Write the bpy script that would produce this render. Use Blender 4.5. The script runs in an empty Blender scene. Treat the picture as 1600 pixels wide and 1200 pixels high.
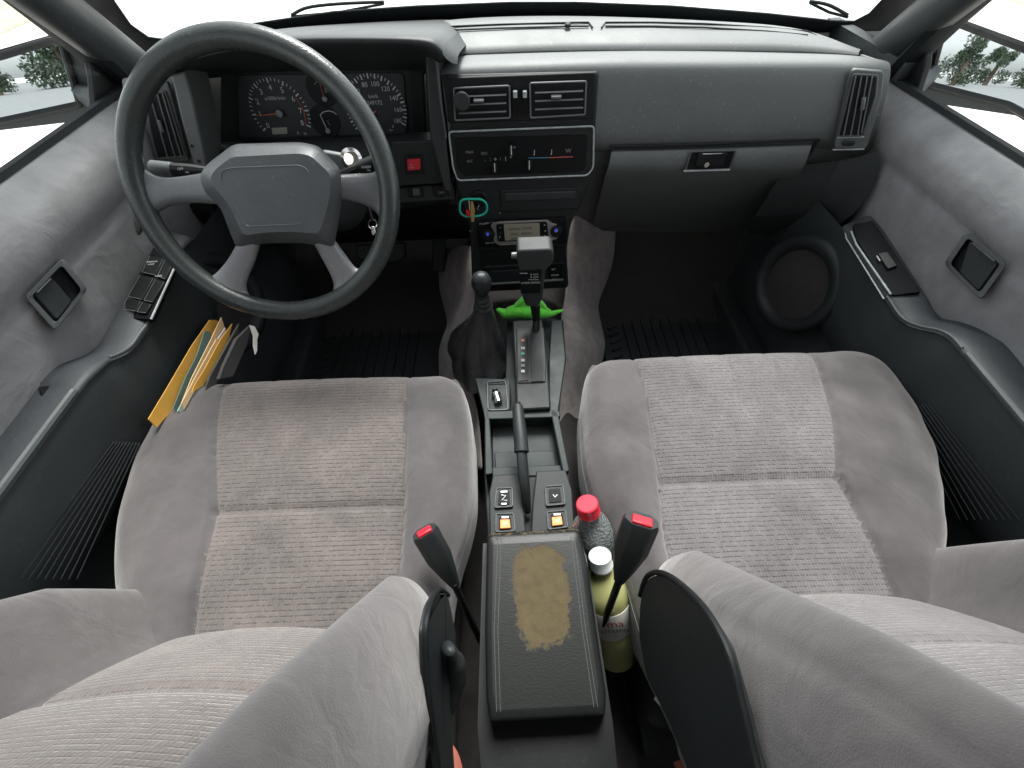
import bpy, bmesh, math, random
from math import sin, cos, pi, radians, sqrt, atan
from mathutils import Vector, Matrix
random.seed(7)
SC = bpy.context.scene
COL = SC.collection
# ------------------------------------------------------------------ camera
FPX = 640.0; TH = atan(871/FPX); ROLL = radians(2.1)
CAM = Vector((-.035, 0, .98))
cd = bpy.data.cameras.new('camera'); co = bpy.data.objects.new('camera', cd); COL.objects.link(co)
cd.sensor_width = 36; cd.lens = 36*FPX/1600; cd.clip_start = .01; cd.clip_end = 600
fwd = Vector((0, cos(TH), -sin(TH))); upv = Vector((0, sin(TH), cos(TH))); rgt = Vector((1, 0, 0))
r2 = rgt*cos(ROLL) + upv*sin(ROLL)*-1; u2 = rgt*sin(ROLL) + upv*cos(ROLL)
co.matrix_world = Matrix(((r2.x, u2.x, -fwd.x, CAM.x), (r2.y, u2.y, -fwd.y, CAM.y), (r2.z, u2.z, -fwd.z, CAM.z), (0, 0, 0, 1)))
SC.camera = co
# ------------------------------------------------------------------ light
W = bpy.data.worlds.new('World'); SC.world = W; W.use_nodes = True
nt = W.node_tree; nt.nodes.clear()
sky = nt.nodes.new('ShaderNodeTexSky'); sky.sky_type = 'NISHITA'; sky.sun_disc = False
SUN_EL = radians(58); SUN_AZ = radians(8)
sky.sun_elevation = SUN_EL; sky.sun_rotation = SUN_AZ; sky.air_density = 1.0; sky.dust_density = 1.5; sky.ozone_density = 1
hs = nt.nodes.new('ShaderNodeHueSaturation'); hs.inputs['Saturation'].default_value = .18
bg = nt.nodes.new('ShaderNodeBackground'); bg.inputs['Strength'].default_value = .115
wo = nt.nodes.new('ShaderNodeOutputWorld')
nt.links.new(sky.outputs[0], hs.inputs['Color']); nt.links.new(hs.outputs[0], bg.inputs['Color']); nt.links.new(bg.outputs[0], wo.inputs['Surface'])
sl = bpy.data.lights.new('sun', 'SUN'); sl.energy = 2.0; sl.angle = radians(22); sl.color = (1, .97, .93)
so = bpy.data.objects.new('sun', sl); COL.objects.link(so)
sd = Vector((sin(SUN_AZ)*cos(SUN_EL), cos(SUN_AZ)*cos(SUN_EL), sin(SUN_EL)))
so.rotation_euler = sd.to_track_quat('Z', 'Y').to_euler()
SC.view_settings.view_transform = 'Standard'; SC.view_settings.look = 'None'; SC.view_settings.gamma = 1
SC.view_settings.use_curve_mapping = False; SC.view_settings.exposure = 1.8
SC.render.engine = 'CYCLES'
SC.cycles.use_denoising = True
SC.cycles.max_bounces = 8; SC.cycles.diffuse_bounces = 5; SC.cycles.glossy_bounces = 4; SC.cycles.transparent_max_bounces = 12
SC.cycles.transmission_bounces = 8
SC.cycles.caustics_reflective = False; SC.cycles.caustics_refractive = False
SC.cycles.sample_clamp_indirect = 8

# ------------------------------------------------------------------ measuring helpers
def ray(px, py):
    u = px-800; v = 600-py
    x = u*cos(ROLL)+v*sin(ROLL); y = -u*sin(ROLL)+v*cos(ROLL)
    return fwd*FPX + upv*y + rgt*x
def P(px, py, X=None, Y=None, Z=None):
    d = ray(px, py)
    if X is not None: t = (X-CAM.x)/d.x
    elif Y is not None: t = (Y-CAM.y)/d.y
    else: t = (Z-CAM.z)/d.z
    return CAM + d*t
class Plane:
    def __init__(s, o, n, up=(0, 0, 1)):
        s.o = Vector(o); s.n = Vector(n).normalized()
        s.u = Vector(up).cross(s.n).normalized(); s.v = s.n.cross(s.u)
    def __call__(s, px, py, h=0.0):
        d = ray(px, py); o = s.o + s.n*h
        return CAM + d*((o-CAM).dot(s.n)/d.dot(s.n))
    def scale(s, px, py):
        return (s(px+4, py)-s(px-4, py)).length/8

# ------------------------------------------------------------------ materials
def newmat(name):
    m = bpy.data.materials.new(name); m.use_nodes = True
    return m, m.node_tree, m.node_tree.nodes['Principled BSDF']
def node(t, typ, **kw):
    n = t.nodes.new(typ)
    for k, v in kw.items(): setattr(n, k, v)
    return n
def mth(t, op, a, b=None, c=None):
    n = t.nodes.new('ShaderNodeMath'); n.operation = op
    for i, x in enumerate((a, b, c)):
        if x is None: continue
        if isinstance(x, (int, float)): n.inputs[i].default_value = x
        else: t.links.new(x, n.inputs[i])
    return n.outputs[0]
def plain(name, col, rough=.5, metal=0, var=.12, nscale=14, grain=0, gscale=900, spec=.5, coat=0, sheen=0, emit=None, es=1, smudge=.12):
    m, t, b = newmat(name)
    tc = node(t, 'ShaderNodeTexCoord')
    nz = node(t, 'ShaderNodeTexNoise'); nz.inputs['Scale'].default_value = nscale; nz.inputs['Detail'].default_value = 9; nz.inputs['Roughness'].default_value = .62
    t.links.new(tc.outputs['Object'], nz.inputs['Vector'])
    mr = node(t, 'ShaderNodeMapRange'); mr.inputs['From Min'].default_value = .3; mr.inputs['From Max'].default_value = .7
    mr.inputs['To Min'].default_value = 1-var; mr.inputs['To Max'].default_value = 1+var
    t.links.new(nz.outputs['Fac'], mr.inputs['Value'])
    vm = node(t, 'ShaderNodeVectorMath', operation='SCALE'); vm.inputs[0].default_value = col[:3]
    fac = mr.outputs[0]
    if grain:
        sp_ = node(t, 'ShaderNodeTexNoise'); sp_.inputs['Scale'].default_value = 170; sp_.inputs['Detail'].default_value = 3; t.links.new(tc.outputs['Object'], sp_.inputs['Vector'])
        m2 = node(t, 'ShaderNodeMapRange'); m2.inputs['From Min'].default_value = .63; m2.inputs['From Max'].default_value = .74; m2.inputs['To Max'].default_value = .55
        t.links.new(sp_.outputs['Fac'], m2.inputs['Value']); fac = mth(t, 'ADD', fac, m2.outputs[0])
    t.links.new(fac, vm.inputs['Scale']); t.links.new(vm.outputs[0], b.inputs['Base Color'])
    rr = node(t, 'ShaderNodeMapRange'); rr.inputs['From Min'].default_value = .3; rr.inputs['From Max'].default_value = .7
    rr.inputs['To Min'].default_value = max(.02, rough*(1-smudge)); rr.inputs['To Max'].default_value = min(1, rough*(1+smudge))
    t.links.new(nz.outputs['Fac'], rr.inputs['Value']); t.links.new(rr.outputs[0], b.inputs['Roughness'])
    b.inputs['Metallic'].default_value = metal; b.inputs['Specular IOR Level'].default_value = spec
    b.inputs['Coat Weight'].default_value = coat; b.inputs['Sheen Weight'].default_value = sheen
    if sheen: b.inputs['Sheen Roughness'].default_value = .45
    if emit:
        b.inputs['Emission Color'].default_value = (*emit, 1); b.inputs['Emission Strength'].default_value = es
    if grain:
        g = node(t, 'ShaderNodeTexNoise'); g.inputs['Scale'].default_value = gscale; g.inputs['Detail'].default_value = 2
        t.links.new(tc.outputs['Object'], g.inputs['Vector'])
        bp = node(t, 'ShaderNodeBump'); bp.inputs['Strength'].default_value = grain; bp.inputs['Distance'].default_value = .001
        t.links.new(g.outputs['Fac'], bp.inputs['Height']); t.links.new(bp.outputs[0], b.inputs['Normal'])
    return m
M = {}
M['dash'] = plain('dash_plastic', (.135, .146, .143), .55, grain=.35, gscale=700, var=.08)
M['darkdash'] = plain('dark_plastic', (.019, .023, .024), .5, spec=.35, grain=.3, gscale=700)
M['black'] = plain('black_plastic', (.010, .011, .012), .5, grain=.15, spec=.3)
M['gloss'] = plain('gloss_black_plastic', (.008, .009, .010), .35, var=.05, spec=.18)
M['trim'] = plain('trim_plastic', (.040, .045, .046), .5, spec=.3, grain=.3)
M['grey'] = plain('grey_plastic', (.10, .11, .112), .42, grain=.25)
M['console'] = plain('console_plastic', (.034, .043, .043), .5, spec=.22, grain=.3, gscale=600, smudge=.25)
M['wheel'] = plain('wheel_rim_vinyl', (.040, .047, .045), .28, grain=.4, gscale=420, smudge=.3)
M['hub'] = plain('wheel_hub_vinyl', (.072, .078, .082), .45, grain=.35, gscale=700)
M['spoke'] = plain('spoke_plastic', (.125, .13, .137), .36, grain=.2)
M['plate'] = plain('switch_plate_plastic', (.009, .010, .012), .6, spec=.08)
M['spoke2'] = plain('silver_grey_spoke', (.27, .275, .285), .38, metal=.2, grain=.2)
M['edge'] = plain('pale_edge', (.42, .46, .46), .4, var=.3, nscale=90)  # pale tone for rims and piping; also paints edge highlights
M['vane'] = plain('vane_plastic', (.16, .17, .175), .35)
M['white'] = plain('white_print', (.75, .76, .76), .5, var=.03)
M['dim'] = plain('grey_print', (.28, .30, .31), .5, var=.1)
M['red'] = plain('red_plastic', (.62, .018, .035), .4)
M['redprint'] = plain('red_print', (.6, .10, .08), .5)
M['blueprint'] = plain('blue_print', (.05, .22, .34), .5)
M['needle'] = plain('needle_paint', (.75, .16, .10), .5)
M['chrome'] = plain('chrome_metal', (.75, .74, .72), .18, metal=1, var=.05)
M['silver'] = plain('silver_plastic', (.42, .38, .36), .35, metal=.5)
M['lcd'] = plain('lcd_screen', (.36, .33, .25), .35, var=.04)
M['rubber'] = plain('rubber', (.022, .024, .025), .55, grain=.3, gscale=300)
M['carpet'] = plain('carpet', (.34, .295, .28), .95, var=.28, nscale=30, grain=1, gscale=500, sheen=.3)
M['floorcarpet'] = plain('floor_carpet', (.036, .033, .032), .95, var=.25, nscale=30, grain=1, gscale=500)
M['doorlow'] = plain('door_plastic', (.040, .047, .049), .55, spec=.3, grain=.3)
M['arm'] = plain('armrest_vinyl', (.042, .047, .052), .55, spec=.35, grain=.25)
M['leather'] = plain('boot_leather', (.032, .032, .034), .27, grain=.5, gscale=150, smudge=.3)
M['plush'] = plain('green_plush', (.17, .85, .07), .95, var=.15, nscale=60, grain=1, gscale=350, sheen=.4)
M['teal'] = plain('teal_coating', (.02, .62, .45), .4)
M['brass'] = plain('brass_metal', (.62, .42, .16), .35, metal=.7)
M['orange'] = plain('orange_lamp', (.75, .26, .10), .4, emit=(.9, .25, .05), es=.25)
M['purple'] = plain('purple_print', (.25, .22, .4), .5)
M['green'] = plain('green_light', (.05, .45, .35), .4)
M['manila'] = plain('manila_paper', (.66, .35, .055), .8, var=.12, nscale=20)
M['manila2'] = plain('light_manila_paper', (.72, .50, .26), .8)
M['mint'] = plain('mint_paper', (.32, .52, .42), .8)
M['paper'] = plain('white_paper', (.72, .70, .66), .8)
M['greenfolder'] = plain('green_folder', (.10, .17, .16), .6)
M['folder'] = plain('dark_folder', (.05, .05, .05), .7)
M['coral'] = plain('coral_strap', (.55, .17, .12), .7)
M['belt'] = plain('buckle_plastic', (.022, .026, .027), .42, grain=.2)
M['headliner'] = plain('headliner', (.27, .265, .26), .95)
M['paint'] = plain('body_paint', (.62, .64, .62), .3, coat=.6, var=.04)
M['frit'] = plain('glass_frit', (.010, .013, .014), .7, spec=.15)
M['ground'] = plain('concrete', (.62, .60, .56), .9, var=.1, nscale=.6)
M['road'] = plain('reddish_pavement', (.58, .49, .45), .9, var=.08, nscale=1)
M['grass'] = plain('grass', (.46, .50, .24), .95, var=.3, nscale=3)
M['leafm'] = plain('leaves', (.065, .095, .055), .8, var=.35, nscale=2)
M['bark'] = plain('bark', (.10, .075, .05), .9)
M['capred'] = plain('red_cap', (.70, .02, .045), .35)
M['capwhite'] = plain('white_cap', (.72, .76, .74), .35)
M['label'] = plain('bottle_label', (.72, .72, .66), .5)

def glassmat(name, tint=(.93, .96, .95), rough=.02):
    m = bpy.data.materials.new(name); m.use_nodes = True; t = m.node_tree; t.nodes.clear()
    o = node(t, 'ShaderNodeOutputMaterial'); mx = node(t, 'ShaderNodeMixShader'); tr = node(t, 'ShaderNodeBsdfTransparent')
    gl = node(t, 'ShaderNodeBsdfGlossy'); lw = node(t, 'ShaderNodeLayerWeight'); lw.inputs['Blend'].default_value = .5
    tr.inputs['Color'].default_value = (*tint, 1); gl.inputs['Roughness'].default_value = rough
    fa = mth(t, 'ADD', mth(t, 'MULTIPLY', mth(t, 'POWER', lw.outputs['Facing'], 6), .9), .04); t.links.new(fa, mx.inputs[0]); t.links.new(tr.outputs[0], mx.inputs[1]); t.links.new(gl.outputs[0], mx.inputs[2])
    t.links.new(mx.outputs[0], o.inputs['Surface'])
    return m
M['glass'] = glassmat('window_pane'); M['tint'] = glassmat('rear_dimming_pane', (.16, .17, .17))  # dark tint made up to keep rear light out of the cabin
m, t, b = newmat('mirror_silver'); b.inputs['Metallic'].default_value = 1; b.inputs['Roughness'].default_value = .01
b.inputs['Base Color'].default_value = (.60, .65, .67, 1); M['mirror'] = m
m, t, b = newmat('clear_bottle'); b.inputs['Transmission Weight'].default_value = .55; b.inputs['Roughness'].default_value = .12
b.inputs['Base Color'].default_value = (.30, .33, .33, 1); b.inputs['IOR'].default_value = 1.3
tc = node(t, 'ShaderNodeTexCoord'); vz = node(t, 'ShaderNodeTexVoronoi'); vz.inputs['Scale'].default_value = 260
t.links.new(tc.outputs['Object'], vz.inputs['Vector']); bp = node(t, 'ShaderNodeBump'); bp.inputs['Strength'].default_value = .9; bp.inputs['Distance'].default_value = .002
t.links.new(vz.outputs['Distance'], bp.inputs['Height']); t.links.new(bp.outputs[0], b.inputs['Normal']); M['clearb'] = m
m, t, b = newmat('yellow_drink'); b.inputs['Base Color'].default_value = (.62, .62, .26, 1); b.inputs['Roughness'].default_value = .12
b.inputs['Transmission Weight'].default_value = .35; b.inputs['Coat Weight'].default_value = .5; M['drink'] = m

def fabric(name, base, insert, warm=(1.04, .99, .96)):
    """napped velour, and the woven insert with its broken dark cross threads"""
    m, t, b = newmat(name); tc = node(t, 'ShaderNodeTexCoord')
    sp = node(t, 'ShaderNodeSeparateXYZ'); t.links.new(tc.outputs['Object'], sp.inputs[0])
    x, y = sp.outputs['X'], sp.outputs['Y']
    nz = node(t, 'ShaderNodeTexNoise'); nz.inputs['Scale'].default_value = 8; nz.inputs['Detail'].default_value = 4; nz.inputs['Distortion'].default_value = .6
    t.links.new(tc.outputs['Object'], nz.inputs['Vector'])
    n2 = node(t, 'ShaderNodeTexNoise'); n2.inputs['Scale'].default_value = 55; n2.inputs['Detail'].default_value = 6
    t.links.new(tc.outputs['Object'], n2.inputs['Vector'])
    v = mth(t, 'ADD', mth(t, 'MULTIPLY', mth(t, 'SUBTRACT', nz.outputs['Fac'], .5), 1.15), mth(t, 'MULTIPLY', mth(t, 'SUBTRACT', n2.outputs['Fac'], .5), .40))
    v = mth(t, 'ADD', v, 1.0)
    g = node(t, 'ShaderNodeTexNoise'); g.inputs['Scale'].default_value = 900; g.inputs['Detail'].default_value = 2
    t.links.new(tc.outputs['Object'], g.inputs['Vector'])
    h = mth(t, 'MULTIPLY', g.outputs['Fac'], .5)
    if insert:
        wob = mth(t, 'MULTIPLY', mth(t, 'SUBTRACT', n2.outputs['Fac'], .5), .0016)
        ry = mth(t, 'DIVIDE', mth(t, 'ADD', y, wob), .0066)
        fr = mth(t, 'FRACT', ry); row = mth(t, 'FLOOR', ry)
        d = mth(t, 'ABSOLUTE', mth(t, 'SUBTRACT', fr, .5))
        ln = mth(t, 'SUBTRACT', 1.0, mth(t, 'SMOOTH_MIN', mth(t, 'DIVIDE', d, .2), 1.0, .2))
        cb = node(t, 'ShaderNodeCombineXYZ'); t.links.new(mth(t, 'MULTIPLY', x, 210), cb.inputs[0]); t.links.new(mth(t, 'MULTIPLY', row, 7.31), cb.inputs[1])
        n3 = node(t, 'ShaderNodeTexNoise'); n3.inputs['Scale'].default_value = 1; n3.inputs['Detail'].default_value = 3; t.links.new(cb.outputs[0], n3.inputs['Vector'])
        mr = node(t, 'ShaderNodeMapRange'); mr.inputs['From Min'].default_value = .40; mr.inputs['From Max'].default_value = .52; t.links.new(n3.outputs['Fac'], mr.inputs['Value'])
        thread = mth(t, 'MULTIPLY', mth(t, 'MAXIMUM', ln, 0), mr.outputs[0])
        # fine light flecks running along the seat
        fx = mth(t, 'ABSOLUTE', mth(t, 'SUBTRACT', mth(t, 'FRACT', mth(t, 'DIVIDE', x, .0042)), .5))
        cb2 = node(t, 'ShaderNodeCombineXYZ'); t.links.new(mth(t, 'MULTIPLY', y, 90), cb2.inputs[1]); t.links.new(mth(t, 'FLOOR', mth(t, 'DIVIDE', x, .0042)), cb2.inputs[0])
        n4 = node(t, 'ShaderNodeTexNoise'); n4.inputs['Scale'].default_value = 1.3; t.links.new(cb2.outputs[0], n4.inputs['Vector'])
        fl = mth(t, 'MULTIPLY', mth(t, 'SUBTRACT', n4.outputs['Fac'], .5), .50)
        wv = mth(t, 'ADD', fl, mth(t, 'MULTIPLY', mth(t, 'SUBTRACT', fx, .25), .14))
        v = mth(t, 'ADD', v, wv)
        v = mth(t, 'MULTIPLY', v, mth(t, 'SUBTRACT', 1.0, mth(t, 'MULTIPLY', thread, .42)))
        h = mth(t, 'SUBTRACT', mth(t, 'ADD', h, fx), mth(t, 'MULTIPLY', thread, 1.4))
    sc = node(t, 'ShaderNodeVectorMath', operation='SCALE'); sc.inputs[0].default_value = base
    t.links.new(v, sc.inputs['Scale'])
    hue = node(t, 'ShaderNodeMix', data_type='RGBA'); hue.blend_type = 'MULTIPLY'; hue.inputs['B'].default_value = (*warm, 1)
    t.links.new(nz.outputs['Fac'], hue.inputs['Factor']); t.links.new(sc.outputs[0], hue.inputs['A'])
    t.links.new(hue.outputs['Result'], b.inputs['Base Color'])
    b.inputs['Roughness'].default_value = .92; b.inputs['Specular IOR Level'].default_value = .15
    b.inputs['Sheen Weight'].default_value = .42; b.inputs['Sheen Roughness'].default_value = .55; b.inputs['Sheen Tint'].default_value = (1, .97, .96, 1)
    bp = node(t, 'ShaderNodeBump'); bp.inputs['Strength'].default_value = .6; bp.inputs['Distance'].default_value = .0012
    wn_ = node(t, 'ShaderNodeTexNoise'); wn_.inputs['Scale'].default_value = 19; wn_.inputs['Detail'].default_value = 3; wn_.inputs['Distortion'].default_value = 1.2
    t.links.new(tc.outputs['Object'], wn_.inputs['Vector'])
    b2 = node(t, 'ShaderNodeBump'); b2.inputs['Strength'].default_value = .35; b2.inputs['Distance'].default_value = .006; t.links.new(wn_.outputs['Fac'], b2.inputs['Height'])
    t.links.new(b2.outputs[0], bp.inputs['Normal'])
    t.links.new(h, bp.inputs['Height']); t.links.new(bp.outputs[0], b.inputs['Normal'])
    return m
M['door'] = fabric('door_velour', (.215, .218, .222), False, (1, 1, 1))
M['velour'] = fabric('seat_velour', (.082, .0765, .079), False)
M['insert'] = fabric('worn_insert_weave', (.124, .111, .106), True, (1.05, .975, .93))
M['insert2'] = fabric('seat_insert_weave', (.126, .117, .119), True, (1, .99, 1))

# worn vinyl lid
m, t, b = newmat('worn_lid_vinyl'); tc = node(t, 'ShaderNodeTexCoord'); sp = node(t, 'ShaderNodeSeparateXYZ'); t.links.new(tc.outputs['Object'], sp.inputs[0])
nz = node(t, 'ShaderNodeTexNoise'); nz.inputs['Scale'].default_value = 75; nz.inputs['Detail'].default_value = 9; nz.inputs['Roughness'].default_value = .75; t.links.new(tc.outputs['Object'], nz.inputs['Vector'])
nl = node(t, 'ShaderNodeTexNoise'); nl.inputs['Scale'].default_value = 14; nl.inputs['Detail'].default_value = 3; t.links.new(tc.outputs['Object'], nl.inputs['Vector'])
ex = mth(t, 'DIVIDE', mth(t, 'SUBTRACT', sp.outputs['X'], LIDX := .002), .036)
ey = mth(t, 'DIVIDE', mth(t, 'SUBTRACT', sp.outputs['Y'], .022), .060)
sq = mth(t, 'POWER', mth(t, 'ADD', mth(t, 'POWER', mth(t, 'ABSOLUTE', ex), 3), mth(t, 'POWER', mth(t, 'ABSOLUTE', ey), 3)), .333)
dd = mth(t, 'ADD', mth(t, 'ADD', sq, mth(t, 'MULTIPLY', mth(t, 'SUBTRACT', nz.outputs['Fac'], .5), 1.0)), mth(t, 'MULTIPLY', mth(t, 'SUBTRACT', nl.outputs['Fac'], .5), .7))
mr = node(t, 'ShaderNodeMapRange'); mr.inputs['From Min'].default_value = .96; mr.inputs['From Max'].default_value = 1.03; mr.inputs['To Min'].default_value = 1; mr.inputs['To Max'].default_value = 0
t.links.new(dd, mr.inputs['Value'])
# worn front edge of the lid
fe = mth(t, 'ADD', mth(t, 'DIVIDE', mth(t, 'SUBTRACT', .1005, sp.outputs['Y']), .010), mth(t, 'MULTIPLY', mth(t, 'SUBTRACT', nz.outputs['Fac'], .42), 7))
mr2 = node(t, 'ShaderNodeMapRange'); mr2.inputs['From Min'].default_value = .6; mr2.inputs['From Max'].default_value = 1.0; mr2.inputs['To Min'].default_value = 1; mr2.inputs['To Max'].default_value = 0
t.links.new(fe, mr2.inputs['Value'])
wm = mth(t, 'MAXIMUM', mr.outputs[0], mr2.outputs[0])
cr = node(t, 'ShaderNodeValToRGB'); cr.color_ramp.elements[0].position = .3; cr.color_ramp.elements[0].color = (.060, .046, .025, 1); cr.color_ramp.elements[1].position = .7; cr.color_ramp.elements[1].color = (.100, .078, .040, 1)
t.links.new(nz.outputs['Fac'], cr.inputs[0])
mx = node(t, 'ShaderNodeMix', data_type='RGBA'); t.links.new(wm, mx.inputs['Factor']); mx.inputs['A'].default_value = (.0105, .0118, .0115, 1); t.links.new(cr.outputs[0], mx.inputs['B']); t.links.new(mx.outputs['Result'], b.inputs['Base Color'])
b.inputs['Specular IOR Level'].default_value = .28; rg = mth(t, 'ADD', mth(t, 'MULTIPLY', wm, .45), .42); t.links.new(rg, b.inputs['Roughness'])
gn = node(t, 'ShaderNodeTexNoise'); gn.inputs['Scale'].default_value = 420; gn.inputs['Detail'].default_value = 4
mp = node(t, 'ShaderNodeMapping'); mp.inputs['Scale'].default_value = (.5, 1.3, 1); t.links.new(tc.outputs['Object'], mp.inputs[0]); t.links.new(mp.outputs[0], gn.inputs['Vector'])
bp = node(t, 'ShaderNodeBump'); bp.inputs['Strength'].default_value = .16; bp.inputs['Distance'].default_value = .001
t.links.new(mth(t, 'SUBTRACT', gn.outputs['Fac'], mth(t, 'MULTIPLY', wm, 3.0)), bp.inputs['Height']); t.links.new(bp.outputs[0], b.inputs['Normal'])
M['lid'] = m

# ------------------------------------------------------------------ mesh helpers
WLOC = {}
def tag(o, label=None, cat=None, group=None, kind=None):
    if label: o['label'] = label
    if cat: o['category'] = cat
    if group: o['group'] = group
    if kind: o['kind'] = kind
    return o
def thing(name, label, cat, loc=(0, 0, 0), group=None):
    o = bpy.data.objects.new(name, None); COL.objects.link(o); o.location = loc; o.empty_display_size = .05
    WLOC[o.name] = Vector(loc)
    return tag(o, label, cat, group)
class MB:
    def __init__(s): s.v = []; s.f = []; s.m = []
    def add(s, vs, fs, mi=0):
        n = len(s.v); s.v += [Vector(v) for v in vs]; s.f += [tuple(i+n for i in f) for f in fs]; s.m += [mi]*len(fs); return s
    def box(s, c, size, R=None, mi=0):
        c = Vector(c); h = Vector(size)/2; vs = []
        for sx in (-1, 1):
            for sy in (-1, 1):
                for sz in (-1, 1):
                    q = Vector((sx*h.x, sy*h.y, sz*h.z)); vs.append(c+(R @ q if R else q))
        return s.add(vs, [(0, 1, 3, 2), (4, 6, 7, 5), (0, 4, 5, 1), (2, 3, 7, 6), (0, 2, 6, 4), (1, 5, 7, 3)], mi)
    def prism(s, pts, d, mi=0):
        """closed slab: pts outline, d = extrusion vector"""
        n = len(pts); d = Vector(d)
        vs = [Vector(p) for p in pts]+[Vector(p)+d for p in pts]
        fs = [tuple(range(n)), tuple(reversed(range(n, 2*n)))]+[(i, i+n, (i+1) % n+n, (i+1) % n) for i in range(n)]
        return s.add(vs, fs, mi)
    def tube(s, pts, r, n=10, closed=False, mi=0, flat=1.0, ref=None):
        pts = [Vector(p) for p in pts]; m = len(pts); vs = []; pu = None
        for i, p in enumerate(pts):
            a = pts[(i-1) % m] if (closed or i > 0) else p; b = pts[(i+1) % m] if (closed or i < m-1) else p
            tdir = (b-a).normalized()
            if ref is not None: u = Vector(ref)-tdir*Vector(ref).dot(tdir)
            elif pu is None: u = tdir.orthogonal()
            else: u = pu-tdir*pu.dot(tdir)
            u.normalize(); pu = u; w = tdir.cross(u)
            rr = r[i] if isinstance(r, (list, tuple)) else r
            for k in range(n):
                an = 2*pi*k/n; vs.append(p+u*cos(an)*rr*flat+w*sin(an)*rr)
        fs = []
        for i in range(m if closed else m-1):
            j = (i+1) % m
            for k in range(n): fs.append((i*n+k, i*n+(k+1) % n, j*n+(k+1) % n, j*n+k))
        if not closed: fs += [tuple(reversed(range(n))), tuple((m-1)*n+k for k in range(n))]
        return s.add(vs, fs, mi)
    def loft(s, rows, mi=0, closed=False):
        n = len(rows[0]); vs = [p for r in rows for p in r]; fs = []
        for i in range(len(rows)-1):
            for k in range(n if closed else n-1):
                k2 = (k+1) % n; fs.append((i*n+k, i*n+k2, (i+1)*n+k2, (i+1)*n+k))
        return s.add(vs, fs, mi)
    def lathe(s, prof, o, ax, n=24, mi=0):
        """prof: (radius, height) along axis ax from o"""
        o = Vector(o); ax = Vector(ax).normalized(); u = ax.orthogonal().normalized(); w = ax.cross(u); vs = []
        for (r, h) in prof:
            for k in range(n):
                an = 2*pi*k/n; vs.append(o+ax*h+(u*cos(an)+w*sin(an))*r)
        fs = []
        for i in range(len(prof)-1):
            for k in range(n): fs.append((i*n+k, i*n+(k+1) % n, (i+1)*n+(k+1) % n, (i+1)*n+k))
        fs += [tuple(reversed(range(n))), tuple((len(prof)-1)*n+k for k in range(n))]
        return s.add(vs, fs, mi)
    def build(s, name, mats, parent=None, bevel=0, seg=2, sharp=35, mat4=None, subsurf=0, solid=0, label=None, kind=None):
        if not isinstance(mats, (list, tuple)): mats = [mats]
        me = bpy.data.meshes.new(name)
        if mat4 is None:
            lo = Vector([min(v[i] for v in s.v) for i in range(3)]); hi = Vector([max(v[i] for v in s.v) for i in range(3)])
            org = Vector(((lo.x+hi.x)/2, (lo.y+hi.y)/2, lo.z)); vs = [v-org for v in s.v]
        else: vs = s.v; org = mat4.translation.copy()
        me.from_pydata([tuple(v) for v in vs], [], s.f)
        for m in mats: me.materials.append(m)
        me.polygons.foreach_set('material_index', s.m)
        bm = bmesh.new(); bm.from_mesh(me); bmesh.ops.recalc_face_normals(bm, faces=bm.faces); bm.to_mesh(me); bm.free()
        me.polygons.foreach_set('use_smooth', [True]*len(me.polygons))
        me.set_sharp_from_angle(angle=radians(sharp))
        o = bpy.data.objects.new(name, me); COL.objects.link(o); WLOC[o.name] = org
        base = Matrix.Translation(org) if mat4 is None else mat4
        if parent is not None:
            o.parent = parent; base = Matrix.Translation(-WLOC[parent.name]) @ base
        o.matrix_basis = base
        if solid:
            md = o.modifiers.new('solid', 'SOLIDIFY'); md.thickness = solid; md.offset = -1
        if bevel:
            md = o.modifiers.new('bevel', 'BEVEL'); md.width = bevel; md.segments = seg; md.limit_method = 'ANGLE'; md.angle_limit = radians(35)
        if subsurf:
            md = o.modifiers.new('sub', 'SUBSURF'); md.levels = subsurf; md.render_levels = subsurf
        if label: o['label'] = label
        if kind: o['kind'] = kind
        return o
def cr(pts, n):
    """Catmull-Rom resample of a polyline, n points per span"""
    pts = [Vector(p) for p in pts]; out = []
    for i in range(len(pts)-1):
        p0 = pts[max(i-1, 0)]; p1 = pts[i]; p2 = pts[i+1]; p3 = pts[min(i+2, len(pts)-1)]
        for k in range(n):
            t = k/n
            out.append(.5*((2*p1)+(p2-p0)*t+(2*p0-5*p1+4*p2-p3)*t*t+(3*p1-p0-3*p2+p3)*t**3))
    out.append(pts[-1]); return out
def resamp(pts, n):
    pts = cr(pts, 8); L = [0]
    for a, b in zip(pts, pts[1:]): L.append(L[-1]+(b-a).length)
    out = []; j = 0
    for i in range(n):
        s = L[-1]*i/(n-1)
        while j < len(L)-2 and L[j+1] < s: j += 1
        f = (s-L[j])/max(1e-9, L[j+1]-L[j]); out.append(pts[j].lerp(pts[j+1], min(1, max(0, f))))
    return out
def rnd(pts2, r, n=4):
    """round the corners of a pixel polygon"""
    out = []; m = len(pts2)
    for i in range(m):
        p = Vector(pts2[i]); a = Vector(pts2[i-1])-p; b = Vector(pts2[(i+1) % m])-p
        ra = min(r, a.length*.45); rb = min(r, b.length*.45)
        A = p+a.normalized()*ra; B = p+b.normalized()*rb
        for k in range(n+1):
            t = k/n; out.append(A*(1-t)**2+p*2*t*(1-t)+B*t*t)
    return [(q[0], q[1]) for q in out]
def slab(name, px, pl, depth, mat, parent=None, h=0, bevel=0, r=0, mb=None, mi=0, **kw):
    if r: px = rnd(px, r)
    m_ = mb or MB(); m_.prism([pl(x, y, h) for x, y in px], -pl.n*depth, mi)
    if mb is None: return m_.build(name, mat, parent, bevel=bevel, **kw)
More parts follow.
